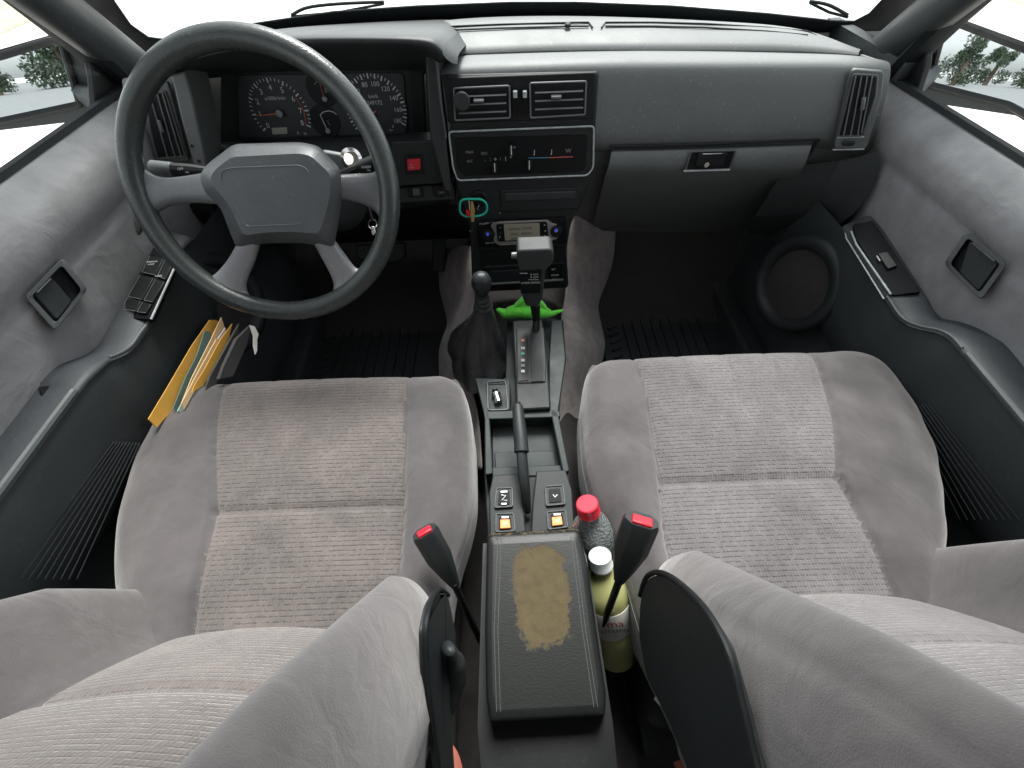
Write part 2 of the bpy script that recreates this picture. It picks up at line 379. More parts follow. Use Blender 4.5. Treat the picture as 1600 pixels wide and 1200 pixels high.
def textmesh(mb, s, o, u, v, size, depth=.0004, mi=0, align='CENTER'):
    c = bpy.data.curves.new('t', 'FONT'); c.body = s; c.size = 1.0; c.align_x = align; c.align_y = 'CENTER'; c.resolution_u = 2
    ob = bpy.data.objects.new('t', c); COL.objects.link(ob)
    dg = bpy.context.evaluated_depsgraph_get(); me = bpy.data.meshes.new_from_object(ob.evaluated_get(dg))
    k = size*1.4
    vs = [o+u*(q.co.x*k)+v*(q.co.y*k) for q in me.vertices]; fs = [tuple(p.vertices) for p in me.polygons]
    mb.add(vs, fs, mi)
    bpy.data.objects.remove(ob); bpy.data.curves.remove(c); bpy.data.meshes.remove(me)
def ptext(mb, s, pl, px, py, hpx, h=.0008, mi=0, rot=0):
    sc_ = pl.scale(px, py); u = pl.u; v = pl.v
    if rot: u, v = u*cos(rot)+v*sin(rot), v*cos(rot)-u*sin(rot)
    textmesh(mb, s, pl(px, py, h), u, v, hpx*sc_, mi=mi)
def loop(mb, pl, px, r, h=0, mi=0, rc=4, n=8):
    mb.tube([pl(x, y, h) for x, y in rnd(px, rc)], r, n=n, closed=True, mi=mi)

# ================================================================== OUTSIDE
g = MB(); g.add([(-300, -300, -.5), (300, -300, -.5), (300, 300, -.5), (-300, 300, -.5)], [(0, 1, 2, 3)]); g.build('ground', M['ground'], kind='structure')
for sx in (-1, 1):
    g = MB(); g.add([(sx*5.4, -5, -.495), (sx*6.6, -5, -.495), (sx*6.6, 200, -.495), (sx*5.4, 200, -.495)], [(0, 1, 2, 3)]); g.build('pavement', M['road'], kind='structure')
    g = MB(); g.add([(sx*6.6, -3, -.49), (sx*11, -3, -.49), (sx*11, 200, -.49), (sx*6.6, 200, -.49)], [(0, 1, 2, 3)]); g.build('grass_verge', M['grass'], kind='structure')
g = MB(); g.add([(-60, -120, -.493), (60, -120, -.493), (60, -6, -.493), (-60, -6, -.493)], [(0, 1, 2, 3)]); g.build('road', plain('asphalt', (.27, .27, .265), .9, nscale=2), kind='structure')
def tree(x, y, h, label, seed):
    rn = random.Random(seed); t_ = thing('tree', label, 'tree', (x, y, -.5), 'trees behind the car seen in the door mirrors')
    b_ = MB(); b_.tube([(x, y, -.5), (x+.1, y, h*.3), (x-.1, y+.1, h*.6)], [.22, .16, .06], 8); b_.build('trunk', M['bark'], t_)
    c_ = MB(); lobes = [(Vector((x+rn.uniform(-1, 1)*h*.25, y+rn.uniform(-1, 1)*h*.2, h*rn.uniform(.08, .80)-.3)), h*rn.uniform(.12, .22)) for _ in range(9)]
    for c, r in lobes:
        for _ in range(260):
            d = Vector((rn.gauss(0, 1), rn.gauss(0, 1), rn.gauss(0, 1))).normalized()*r*rn.random()**.4; q = c+d
            a = Vector((rn.gauss(0, 1), rn.gauss(0, 1), rn.gauss(0, 1))).normalized()*h*.028; bb = a.orthogonal().normalized()*h*.016
            c_.add([q-a, q-bb, q+a, q+bb], [(0, 1, 2, 3)])
    c_.build('crown', M['leafm'], t_)
TREES = []
rt = random.Random(5)
for sx in (-1, 1):
    for k in range(7): TREES.append((sx*(7.5+k*2.7+rt.uniform(-1, 1)), -62+rt.uniform(-8, 8), rt.uniform(3.5, 7.5)))
KD = ['nearest the lane', 'second out from the lane', 'third out from the lane', 'in the middle of its row', 'third from the outer end', 'second from the outer end', 'at the outer end of its row']
for i, (x, y, h) in enumerate(TREES): tree(x, y, h, 'bushy green tree %s in the %s side mirror' % (KD[i % 7], 'driver' if i < 7 else 'passenger'), 40+i)

# ================================================================== CAR BODY
body = thing('car_shell', 'pale car body shell with grey pillars around the windscreen', 'car body', (0, 0, -.1))
# pillars (traced near the base, run on up to the roof)
for sx in (-1, 1):
    b0 = Vector((sx*.735, 1.03, .70)); b1 = Vector((sx*.60, .34, 1.34))
    d_ = (b1-b0)
    # inner trim (grey) and dark door frame behind it
    up_ = Vector((0, .68, .73))
    w_ = Vector((sx*.0, .055, .06)).normalized()
    out = Vector((sx*1, 0, .15)).normalized()
    mb = MB()
    for (c, wd, wo_, mi) in ((b0-w_*.008, .092, .05, 0),):
        rows = []
        for t_ in (-.12, 0, .25, .5, 1.0):
            p = c+d_*t_
            rows.append([p-w_*wd*.5+out*.012, p-w_*wd*.25-out*.004, p+w_*wd*.15-out*.006, p+w_*wd*.5+out*.012, p+w_*wd*.5+out*wo_, p-w_*wd*.5+out*wo_])
        mb.loft(rows, closed=True)
    mb.build('a_pillar', M['trim'], body, bevel=0, subsurf=1, sharp=80)
# cabin shell: roof, rear, b pillars
mb = MB(); mb.box((0, -.95, 1.36), (1.26, 2.66, .03)); mb.build('roof', [M['headliner']], body)
mb = MB(); mb.box((0, -.95, 1.40), (1.30, 2.70, .03)); mb.build('roof_skin', [M['paint']], body, bevel=.01)
for sx in (-1, 1):
    mb = MB(); mb.tube([(sx*.76, -.32, .1), (sx*.76, -.32, .7), (sx*.66, -.34, 1.35)], .05, 8); mb.build('b_pillar', M['trim'], body)
    mb = MB(); mb.prism([(sx*.76, -.37, .1), (sx*.76, -.37, .70), (sx*.76, -2.3, .70), (sx*.76, -2.3, .1)], (sx*.08, 0, 0)); mb.build('rear_side_panel', M['paint'], body, bevel=.02)
    mb = MB(); mb.tube([(sx*.76, -1.25, .7), (sx*.66, -1.27, 1.35)], .04, 8); mb.build('c_pillar', M['trim'], body)
    mb = MB(); mb.tube([(sx*.76, -2.25, .7), (sx*.64, -2.2, 1.35)], .05, 8); mb.build('d_pillar', M['trim'], body)
    mb = MB(); mb.add([(sx*.80, -.37, .70), (sx*.68, -.37, 1.34), (sx*.68, -2.25, 1.34), (sx*.80, -2.25, .70)], [(0, 1, 2, 3)]); mb.build('rear_side_glass', M['tint'], body)  # unseen pane, its tint added to cut light from the rear sides
mb = MB(); mb.box((0, -2.3, .40), (1.5, .06, .6)); mb.build('tailgate', M['darkdash'], body)
mb = MB(); mb.add([(-.68, -2.28, .7), (.68, -2.28, .7), (.62, -2.26, 1.35), (-.62, -2.26, 1.35)], [(0, 1, 2, 3)]); mb.build('tailgate_dimming_glass', M['tint'], body)  # unseen tinted pane added so light enters mainly from the front
# windscreen plane
WS = Plane((0, 1.13, .745), (0, -.66, -.75))
inner = [(178, -260), (165, -40), (180, 2), (205, 38), (232, 57), (262, 61), (330, 48), (400, 35), (520, 17), (650, 8), (800, 2), (900, 2), (1050, 8), (1200, 20), (1300, 31), (1335, 32), (1358, 20), (1380, -4), (1420, -60), (1500, -260)]
outer = [(90, -260), (95, -40), (120, 40), (170, 95), (215, 115), (262, 105), (330, 85), (400, 70), (520, 52), (650, 44), (800, 38), (900, 38), (1050, 46), (1200, 62), (1300, 80), (1365, 85), (1420, 60), (1460, 10), (1500, -60), (1580, -260)]
mb = MB()
I = [WS(x, y) for x, y in inner]; O = [WS(x, y) for x, y in outer]
mb.loft([I, O]); mb.build('windscreen_frit_band', M['frit'], body, solid=.004)
mb = MB(); mb.add([WS(60, 100, -.008), WS(1540, 100, -.008), Vector((.62, .44, 1.362)), Vector((-.62, .44, 1.362))], [(0, 1, 2, 3)]); mb.build('windscreen', M['glass'], body)
# bonnet, cowl, wipers
mb = MB()
rows = []
for (y, z) in ((1.16, .69), (1.24, .735), (1.40, .75), (1.8, .735), (2.15, .69), (2.25, .55)):
    rows.append([Vector((x, y+.10*(1-(x/.95)**2)*.5, z-.03*(abs(x)/.95)**3)) for x in [i*.19 for i in range(-5, 6)]])
mb.loft(rows); mb.build('bonnet', M['paint'], body, solid=.02, subsurf=1)
WP = Plane((0, 1.20, .77), (0, -.62, .78))
for pts in ([(455, 24), (480, 12), (530, 6), (600, 3)], [(1265, 2), (1295, 8), (1325, 24)]):
    mb = MB(); c = cr([WP(x, y, .015) for x, y in pts], 5); mb.tube(c, .003, 6)
    a, b_ = (c[0], c[-1]); mb.tube([WP(pts[0][0], pts[0][1]+2, .008), WP((pts[0][0]+pts[-1][0])/2, (pts[0][1]+pts[-1][1])/2+6, .008), WP(pts[-1][0], pts[-1][1]+3, .008)], .0025, 6)
    mb.build('wiper', M['black'], body)
# firewall & floor
mb = MB(); mb.box((0, 1.36, .24), (1.5, .04, .70)); mb.build('firewall', M['floorcarpet'], body)
for sx in (-1, 1):
    mb = MB(); mb.box((sx*.745, 1.14, .3), (.03, .44, .8)); mb.build('kick_panel', M['doorlow'], body)
    mb = MB(); mb.box((sx*.68, .3, .035), (.09, 1.7, .09)); mb.build('door_sill', M['trim'], body, bevel=.01)
fl = MB()
rows = []
for y, zt, w in ((1.36, .40, .26), (1.1, .33, .24), (.9, .27, .22), (.7, .22, .20), (.5, .19, .17), (.2, .17, .16), (-.3, .16, .16), (-2.3, .14, .16)):
    zt *= .72; w *= .85; prof = [(-.76, 0), (-.45, 0), (-w-.05, .0), (-w-.02, .02), (-w*.82, zt*.55), (-w*.55, zt*.95), (0, zt), (w*.55, zt*.95), (w*.82, zt*.55), (w+.02, .02), (w+.05, 0), (.45, 0), (.76, 0)]
    k = max(0, (y-1.0))*.9
    rows.append([Vector((x, y, max(z, k)+.004*sin(37*x+21*y))) for x, z in prof])
fl.loft([cr(r, 3) for r in rows]); fl.build('floor_carpet', M['floorcarpet'], kind='structure', subsurf=1)
# lighter carpet that wraps the tunnel flanks
mb = MB()
for sx in (-1, 1):
    if sx < 0: c = [[(742, 385), (742, 430), (742, 460), (735, 500), (722, 560), (745, 640), (752, 740)], [(690, 385), (684, 430), (690, 468), (698, 505), (684, 545), (685, 620), (738, 740)]]
    else: c = [[(884, 335), (886, 430), (882, 470), (876, 505), (882, 560), (874, 660), (890, 760)], [(966, 335), (952, 430), (937, 474), (944, 512), (948, 545), (930, 620), (940, 760)]]
    yi = (1.0, .90, .84, .76, .64, .50, .36); yo = (1.16, 1.05, .98, .90, .80, .66, .44)
    A = resamp([P(px, py, Y=yi[i]) for i, (px, py) in enumerate(c[0])], 24); B = resamp([P(px, py, Y=yo[i]) for i, (px, py) in enumerate(c[1])], 24)
    B = [b_+Vector((sx*.006*sin(i*.8), 0, .006*sin(i*1.1))) for i, b_ in enumerate(B)]
    m1 = [a.lerp(b_, .3)+Vector((0, 0, .012+.008*sin(i*.6))) for i, (a, b_) in enumerate(zip(A, B))]; m2 = [a.lerp(b_, .7)+Vector((sx*.006, 0, .010*sin(i*.9+sx))) for i, (a, b_) in enumerate(zip(A, B))]
    mb.loft([A, m1, m2, B, [q+Vector((sx*.01, .02, -.12)) for q in B]])
mb.build('tunnel_carpet', M['carpet'], kind='structure', solid=.006, subsurf=1)

# rubber mats
for sx in (-1, 1):
    mt = thing('floor_mat', 'black ribbed rubber mat in the driver footwell' if sx < 0 else 'black ribbed rubber mat in the passenger footwell', 'floor mat', (sx*.44, .85, .01), 'rubber floor mats')
    mb = MB(); mb.box((sx*.45, .84, .016), (.40, .46, .012)); mb.build('mat_sheet', M['rubber'], mt, bevel=.004)
    mb = MB()
    for k in range(9): mb.box((sx*.45-.12+k*.03, .80, .026), (.006, .30, .008))
    for k in range(12): mb.box((sx*.45-.16, .67+k*.03, .026), (.03, .008, .008), Matrix.Rotation(.5, 3, 'Z'))
    mb.build('ribs', M['rubber'], mt)
    mb = MB(); mb.box((sx*.45, 1.14, .085), (.38, .24, .012), Matrix.Rotation(.62, 3, 'X')); [mb.box((sx*.45-.15+k*.05, 1.135, .097), (.006, .22, .008), Matrix.Rotation(.62, 3, 'X')) for k in range(7)]; mb.build('toe_sheet', M['rubber'], mt, bevel=.002)
# pedals
PP = Plane((0, 1.06, .25), (0, -.8, .6))
mb = MB(); slab('x', [(555, 383), (632, 378), (634, 402), (620, 410), (580, 412), (556, 402)], PP, .015, None, mb=mb, r=5); o = mb.build('brake_pedal', M['rubber'], bevel=.004); tag(o, 'wide black rubber brake pedal behind the steering wheel', 'pedal', 'foot pedals')
mb = MB(); slab('x', [(676, 372), (697, 371), (694, 425), (675, 425)], PP, .012, None, mb=mb, r=4); o = mb.build('accelerator_pedal', M['darkdash'], bevel=.003); tag(o, 'tall narrow accelerator pedal beside the tunnel carpet', 'pedal', 'foot pedals')

# ================================================================== DASHBOARD
dash = thing('dashboard', 'grey plastic dashboard spanning the car below the windscreen', 'dashboard', (0, .95, .25))
def crow(px, Y, n=40): return resamp([P(x, y, Y=Y) for x, y in px], n)
# top pad (right of the binnacle)
mb = MB()
A0 = crow([(560, 60), (700, 40), (880, 34), (1100, 42), (1250, 56), (1350, 92)], 1.12)
A = crow([(560, 52), (700, 24), (880, 18), (1100, 26), (1250, 40), (1345, 76)], 1.08)
A1 = crow([(600, 58), (712, 50), (880, 44), (1100, 47), (1250, 56), (1345, 78)], 1.0)
A2 = crow([(640, 68), (712, 74), (880, 68), (1100, 67), (1250, 69), (1342, 80)], .955)
A3 = crow([(660, 82), (713, 83), (880, 77), (1100, 77), (1250, 79), (1342, 84)], .945)
A4 = crow([(660, 110), (713, 100), (880, 96), (1100, 96), (1250, 96), (1340, 98)], .95)
mb.loft([A0, A, A1, A2, A3, A4]); mb.build('top_pad', M['dash'], dash, subsurf=1, sharp=60)
# defroster slots
TPl = Plane(P(1100, 40, Y=1.03), (0, -.22, .97))
def pin(tab, x):
    for (a, b_), (c, d_) in zip(tab, tab[1:]):
        if x <= c: return b_+(d_-b_)*(x-a)/(c-a)
    return tab[-1][1]
def onpad(x, y):
    ya = pin([(560, 52), (700, 24), (880, 18), (1100, 26), (1250, 40), (1345, 76)], x); yb = pin([(600, 58), (712, 50), (880, 44), (1100, 47), (1250, 56), (1345, 78)], x)
    q = P(x, y, Y=1.0+.08*min(1, max(0, (yb-y)/(yb-ya)))); return q+(CAM-q).normalized()*.006
for pts in ([(676, 47), (684, 42), (780, 38), (900, 35), (920, 35), (926, 43)], [(940, 43), (946, 35), (1020, 35), (1100, 37), (1200, 43), (1262, 49), (1276, 56)]):
    mb = MB(); mb.tube([onpad(x, y) for x, y in pts], .0016, 6); mb.build('defroster_slot', M['darkdash'], dash)
    mb = MB(); mb.tube([onpad(x, y+6) for x, y in pts[1:-1]], .0016, 6); mb.build('defroster_slot', M['darkdash'], dash)
mb = MB(); mb.lathe([(.006, 0), (.006, .004), (.003, .006)], onpad(887, 41), TPl.n, 12); mb.build('light_sensor', M['black'], dash)
# passenger fascia with brow
mb = MB()
rows = [crow([(696, 100), (714, 88), (760, 85), (940, 80), (1100, 80), (1280, 84), (1345, 88), (1386, 95)], .945),
        crow([(690, 104), (712, 91), (760, 89), (940, 84), (1100, 84), (1280, 88), (1345, 91), (1388, 97)], .90),
        crow([(688, 108), (712, 102), (760, 99), (940, 93), (1100, 93), (1280, 94), (1345, 95), (1391, 99)], .868),
        crow([(689, 116), (712, 112), (760, 110), (940, 106), (1100, 105), (1280, 105), (1345, 104), (1392, 106)], .855),
        crow([(692, 140), (712, 138), (760, 136), (940, 132), (1100, 130), (1280, 128), (1345, 127), (1391, 127)], .85),
        crow([(700, 200), (720, 198), (760, 197), (940, 192), (1100, 187), (1280, 184), (1345, 188), (1374, 190)], .845),
        crow([(703, 228), (730, 228), (760, 228), (940, 226), (1100, 222), (1280, 219), (1330, 226), (1362, 236)], .845),
        crow([(704, 236), (730, 236), (760, 236), (940, 234), (1100, 231), (1280, 228), (1325, 240), (1352, 250)], .86),
        crow([(706, 246), (730, 246), (760, 246), (940, 244), (1100, 240), (1275, 240), (1315, 252), (1335, 264)], .90)]
mb.loft(rows)
R_ = [r[-1] for r in rows]; mb.loft([R_, [Vector((q.x+.006, max(q.y, .96), q.z-.01)) for q in R_]])
mb.build('passenger_fascia', M['dash'], dash, subsurf=1, sharp=60)
# lower dash behind the glovebox
mb = MB()
rows = [crow([(905, 232), (1100, 228), (1280, 224), (1345, 245)], .875), crow([(905, 262), (1100, 262), (1270, 262), (1330, 266)], .87), crow([(900, 300), (1100, 310), (1230, 310), (1300, 300)], .965), crow([(895, 360), (1000, 362), (1120, 362), (1225, 350)], 1.07)]
mb.loft(rows); mb.build('lower_panel', M['dash'], dash, subsurf=1)
# glovebox
gb = MB()
rows = [crow([(957, 233), (1110, 229), (1270, 223)], .862), crow([(956, 235), (1110, 231), (1269, 225)], .846), crow([(953, 250), (1110, 247), (1264, 241)], .842), crow([(950, 263), (1110, 262), (1257, 261)], .842), crow([(946, 272), (1106, 272), (1249, 272)], .852), crow([(937, 310), (1060, 312), (1208, 305)], .945), crow([(926, 350), (1040, 350), (1160, 345)], 1.03), crow([(926, 356), (1040, 356), (1160, 350)], 1.06)]
gb.loft(rows); glove = gb.build('glovebox_door', M['dash'], dash, subsurf=1, sharp=50)
GP = Plane(P(1110, 250, Y=.842), (0, -1, .05))
mb = MB(); loop(mb, GP, [(1080, 237), (1150, 235), (1140, 264), (1071, 266)], .0016, h=.003, rc=3); mb.build('latch_bezel', M['grey'], glove)
slab('latch_recess', [(1082, 238), (1148, 236), (1139, 263), (1073, 265)], GP, .003, M['gloss'], glove, h=.003, r=3)
slab('latch', [(1092, 240), (1138, 239), (1131, 258), (1120, 262), (1086, 260)], GP, .006, M['black'], glove, h=.008, bevel=.002, r=3)
mb = MB(); mb.lathe([(.005, 0), (.005, .002), (.002, .002)], GP(1104, 257, .008), GP.n, 12); mb.tube([GP(1098, 241, .009), GP(1128, 240, .009)], .0012, 6); mb.build('lock', M['chrome'], glove)
mb = MB(); mb.tube([GP(1068, 267, .003), GP(1140, 265, .003)], .0022, 8); mb.build('latch_lip', M['edge'], glove)
mb = MB(); mb.tube([P(953, 229, Y=.848), P(1110, 225, Y=.848), P(1279, 218, Y=.848)], .0024, 6); mb.tube([P(1279, 218, Y=.848), P(1262, 245, Y=.85), P(1240, 268, Y=.862)], .004, 6); mb.build('glovebox_gap', M['black'], dash)

# side vents
def sidevent(q_out, q_hole, q_lines, name, small=None, Yp=.846, tilt=0):
    VP_ = Plane(P(*q_hole[0], Y=Yp), (tilt, -1, 0))
    mb = MB(); mb.prism([VP_(x, y, .004) for x, y in rnd(q_out, 6)], -VP_.n*.01); v_ = mb.build('side_vent', M['dash'], dash, bevel=.0015)
    slab('vent_dark_panel', q_hole, VP_, .003, M['black'], v_, h=.0065, r=3)  # black panel paints the shade of the vent's depth
    mb = MB(); loop(mb, VP_, q_hole, .0018, h=.006); mb.build('vent_frame', M['grey'], v_)
    for (a, b_) in q_lines:
        mb = MB(); mb.tube([VP_(*a, .009), VP_(*b_, .009)], .0012, 6); mb.build('vent_vane', M['vane'], v_)
    return v_, VP_
v_, VR = sidevent([(1333, 108), (1382, 112), (1378, 150), (1355, 232), (1303, 232), (1312, 190), (1324, 130)], [(1333, 116), (1371, 118), (1368, 150), (1348, 212), (1309, 213), (1320, 170)],
         [((1346, 120), (1329, 212)), ((1355, 120), (1340, 212)), ((1337, 119), (1318, 212)), ((1363, 120), (1346, 208))], 'r', tilt=-.25)
mb = MB(); mb.tube([VR(1350, 152, .013), VR(1347, 172, .013)], .0035, 6); mb.build('vent_tab', M['vane'], v_, bevel=.001)
mb = MB(); mb.tube([VR(1308, 215, .006), VR(1350, 214, .006)], .0014, 6); mb.tube([VR(1301, 234, .005), VR(1350, 233, .005)], .0014, 6); mb.build('vent_lip', M['edge'], v_)
mb = MB(); mb.box(VR(1326, 224, .006), (.022, .006, .008)); mb.build('vent_thumbwheel', M['darkdash'], v_, bevel=.002)

# centre stack
ST = Plane((0, .843, .62), (0, -1, .06))
stk = slab('centre_stack', [(691, 118), (936, 112), (932, 190), (926, 272), (908, 320), (892, 352), (885, 392), (889, 450), (738, 455), (736, 400), (733, 352), (722, 320), (712, 286), (702, 200)], ST, .10, M['darkdash'], dash, h=0, bevel=.004, r=6)
slab('vent_panel', [(695, 122), (931, 113), (929, 186), (700, 193)], ST, .01, M['black'], stk, h=.006, bevel=.002, r=5)
for q, ln, hx in (([(709, 138), (796, 134), (797, 184), (711, 188)], (150, 163, 176), 748), ([(828, 130), (916, 127), (914, 179), (829, 184)], (144, 157, 170), 869)):
    mb = MB(); loop(mb, ST, q, .0016, h=.010, rc=3); vf = mb.build('vent_frame', M['vane'], stk)
    for i, y in enumerate(ln):
        mb = MB(); x0 = q[0][0]+8; x1 = q[1][0]-5
        mb.tube([ST(x0, y+1, .012), ST(x1, y-2, .012)], .0013, 6, flat=2.2, ref=(0, 1, 0)); mb.build('vent_vane', M['vane'], vf)
    mb = MB(); mb.box(ST(hx, (ln[0]+ln[1])/2, .016), (.018, .012, .004)); mb.build('vent_tab', M['vane'], vf, bevel=.001)
for x in (805, 820):
    mb = MB(); mb.prism([ST(a, b_, .010) for a, b_ in ((x-4, 140), (x+4, 140), (x+4, 180), (x-4, 180))], -ST.n*.004); mb.build('slider_track', M['gloss'], stk)
    mb = MB(); mb.box(ST(x, 147, .014), (.007, .008, .010)); mb.build('vent_slider', M['edge'], stk, bevel=.001)
# heater panel
hp = slab('heater_panel', [(702, 206), (928, 198), (926, 260), (918, 274), (716, 282), (707, 262)], ST, .006, M['darkdash'], stk, h=.004, bevel=.001, r=5)
mb = MB(); loop(mb, ST, [(701, 206), (928, 197), (927, 262), (918, 274), (715, 282), (708, 262)], .0017, h=.006, rc=6); mb.build('panel_rim', M['edge'], hp)
slab('control_face', [(710, 216), (918, 211), (915, 264), (905, 269), (725, 275), (714, 262)], ST, .002, M['gloss'], hp, h=.0062, r=5)
mk = MB()
for i in range(6): ptext(mk, '.:o:|*'[i], ST, 758+i*8, 249-i*.4, 5, h=.0075)
ptext(mk, 'MAX', ST, 734, 238, 4, h=.0075, mi=1); ptext(mk, 'A/C', ST, 734, 252, 4, h=.0075, mi=1); ptext(mk, 'REC', ST, 757, 240, 4, h=.0075, mi=1)
ptext(mk, 'o', ST, 804, 230, 4, h=.0075); ptext(mk, 'J', ST, 835, 238, 6, h=.0075); ptext(mk, 'J', ST, 862, 237, 6, h=.0075); ptext(mk, 'W', ST, 888, 236, 6, h=.0075, mi=1)
mk.build('heater_print', [M['white'], M['dim']], hp)
mb = MB(); mb.tube([ST(826, 247, .0075), ST(857, 246.4, .0075)], .0009, 6); mb.build('cold_stripe', M['blueprint'], hp)
mb = MB(); mb.tube([ST(857, 246.4, .0075), ST(895, 245, .0075)], .0009, 6); mb.build('hot_stripe', M['redprint'], hp)
for x, y in ((799, 235), (773, 262), (827, 258)):
    mb = MB(); mb.box(ST(x, y, .014), (.010, .014, .016)); kb = mb.build('heater_knob', M['black'], hp, bevel=.001)
    mb = MB(); mb.box(ST(x, y, .0225), (.0016, .002, .016)); mb.build('knob_line', M['white'], kb)
# tray drawer, socket
slab('coin_tray', [(782, 298), (906, 293), (904, 326), (783, 331)], ST, .006, M['darkdash'], stk, h=.004, bevel=.0015, r=2)
slab('tray_slot', [(788, 303), (900, 299), (899, 311), (788, 315)], ST, .006, M['trim'], stk, h=.006, bevel=.002, r=2)
mb = MB(); mb.lathe([(.017, -.004), (.017, .004), (.013, .006), (.012, .002), (.001, .002)], ST(749, 309), ST.n, 24); mb.build('lighter_socket', M['black'], stk)
# radio
rad = slab('car_stereo', [(746, 347), (884, 341), (887, 381), (748, 388)], ST, .02, M['gloss'], dash, h=.008, bevel=.001, r=2)
slab('fascia_strip', [(766, 352), (778, 347), (857, 344), (862, 350), (870, 350), (872, 373), (860, 376), (852, 380), (780, 384), (770, 376), (774, 366)], ST, .003, M['silver'], rad, h=.0105, bevel=.0006, r=4)
slab('screen_surround', [(775, 351), (855, 347), (857, 374), (778, 378)], ST, .002, M['gloss'], rad, h=.0125, r=4)
slab('display', [(787, 350.5), (843, 348.5), (844, 373), (789, 376)], ST, .001, M['lcd'], rad, h=.0132, r=2)
mk = MB()
for i, (a, y) in enumerate((('RADIO', 356), ('DISC', 364), ('AUX', 371))):
    ptext(mk, a, ST, 804, y+2, 4.2, h=.0137, mi=1); ptext(mk, ('TUNE', 'BAND', 'FM 95')[i], ST, 823, y+1, 4.2, h=.0137, mi=1)
for (a, x, y) in (('SRC', 762, 349), ('MODE', 754, 350), ('TA', 771, 348.5), ('DISP', 762, 380), ('CLOCK', 773, 379)): ptext(mk, a, ST, x, y, 2.6, h=.0088)
for (a, x, y) in (('+', 782, 356), ('-', 782, 364), ('F', 781, 371), ('>', 851, 352), ('=', 852, 361), ('*', 851, 369), ('.', 862, 344.5), ('.', 869, 344), ('.', 877, 343.6), ('EQ', 860, 375), ('.', 869, 374)): ptext(mk, a, ST, x, y, 4, h=.0136)
mk.build('stereo_print', [M['white'], M['folder']], rad)
for x, y in ((762, 366), (869, 360)):
    mb = MB(); mb.lathe([(.0135, 0), (.013, .008), (.010, .010), (.0098, .010)], ST(x, y, .008), ST.n, 24); kn = mb.build('stereo_knob', M['black'], rad, bevel=0)
    mb = MB(); mb.lathe([(.0045, 0), (.0045, .0012), (.003, .0012)], ST(x, y, .0181), ST.n, 16); mb.build('knob_ring', M['chrome'], kn)
    mb = MB(); mb.lathe([(.003, 0), (.003, .001)], ST(x, y, .0196), ST.n, 12); mb.build('knob_lens', plain('blue_lens', (.05, .08, .6), .3, emit=(.05, .1, .8), es=.12), kn)
for x, y in ((735, 361), (737, 389), (781, 332)):
    mb = MB(); mb.lathe([(.002, 0), (.002, .002), (.001, .002)], ST(x, y, .001), ST.n, 10); mb.build('panel_screw', M['chrome'], stk)
# pocket & ashtray under the radio
slab('stereo_pocket', [(750, 393), (884, 387), (884, 410), (756, 416)], ST, .003, M['black'], stk, h=.004, r=2)
at_ = slab('ashtray', [(756, 417), (884, 411), (886, 450), (757, 456)], ST, .03, M['black'], stk, h=.012, bevel=.002, r=3)
slab('ashtray_face', [(766, 424), (856, 420), (856, 438), (766, 442)], ST, .003, M['darkdash'], at_, h=.0145, bevel=.001)
mb = MB(); mb.tube([ST(764, 444, .016), ST(815, 441, .016), ST(880, 437, .016)], .0032, 8); mb.build('ashtray_highlight', M['grey'], at_)  # lighter grey rod paints the highlight line on the drawer
slab('clock', [(855, 414), (880, 412), (878, 439), (856, 441)], ST, .003, M['gloss'], at_, h=.015)
mk = MB(); ptext(mk, 'SET', ST, 865, 421, 3, h=.0158); ptext(mk, 'HOUR', ST, 867, 430, 3, h=.0158); ptext(mk, 'MIN', ST, 866, 437, 3, h=.0158); mk.build('clock_print', M['white'], at_)

# ---- instrument binnacle
BY = .80
mb = MB()
def hoodrow(px, Y): return crow(px, Y, 30)
rows = [hoodrow([(262, 90), (330, 66), (430, 46), (560, 36), (700, 30), (720, 34)], 1.09),
        hoodrow([(255, 88), (330, 62), (430, 47), (560, 42), (690, 42), (716, 52)], 1.0),
        hoodrow([(250, 92), (330, 66), (430, 52), (560, 48), (682, 50), (704, 60)], .90),
        hoodrow([(244, 98), (330, 70), (430, 55), (560, 51), (676, 54), (694, 68)], .83),
        hoodrow([(243, 104), (330, 76), (430, 60), (560, 57), (672, 62), (690, 78)], .805),
        hoodrow([(246, 112), (330, 86), (430, 72), (560, 69), (664, 72), (694, 92)], .802),
        hoodrow([(262, 118), (330, 98), (430, 84), (560, 82), (660, 84), (692, 96)], .83),
        hoodrow([(290, 122), (330, 112), (430, 104), (560, 102), (655, 102), (672, 104)], .93),
        hoodrow([(290, 130), (330, 122), (430, 118), (560, 116), (655, 116), (672, 116)], .99)]
mb.loft(rows)
Rr = [r[-1] for r in rows[:6]]; mb.loft([Rr, [q+Vector((.02, .03, -.02)) for q in Rr]])
mb.build('binnacle_hood', M['trim'], dash, subsurf=1, sharp=80)
CL = Plane((-.4, .955, .66), (0, -1, .12))
clu = slab('instrument_cluster', [(345, 100), (662, 98), (668, 212), (345, 222)], CL, .02, M['darkdash'], dash, h=-.002)
slab('gauge_face', [(372, 118), (630, 114), (636, 208), (374, 216)], CL, .003, plain('gauge_face', (.036, .042, .048), .5), clu, h=.002, r=10)
slab('cluster_side', [(640, 112), (660, 112), (664, 206), (646, 208)], CL, .003, M['black'], clu, h=.002, r=3)
tg = MB()
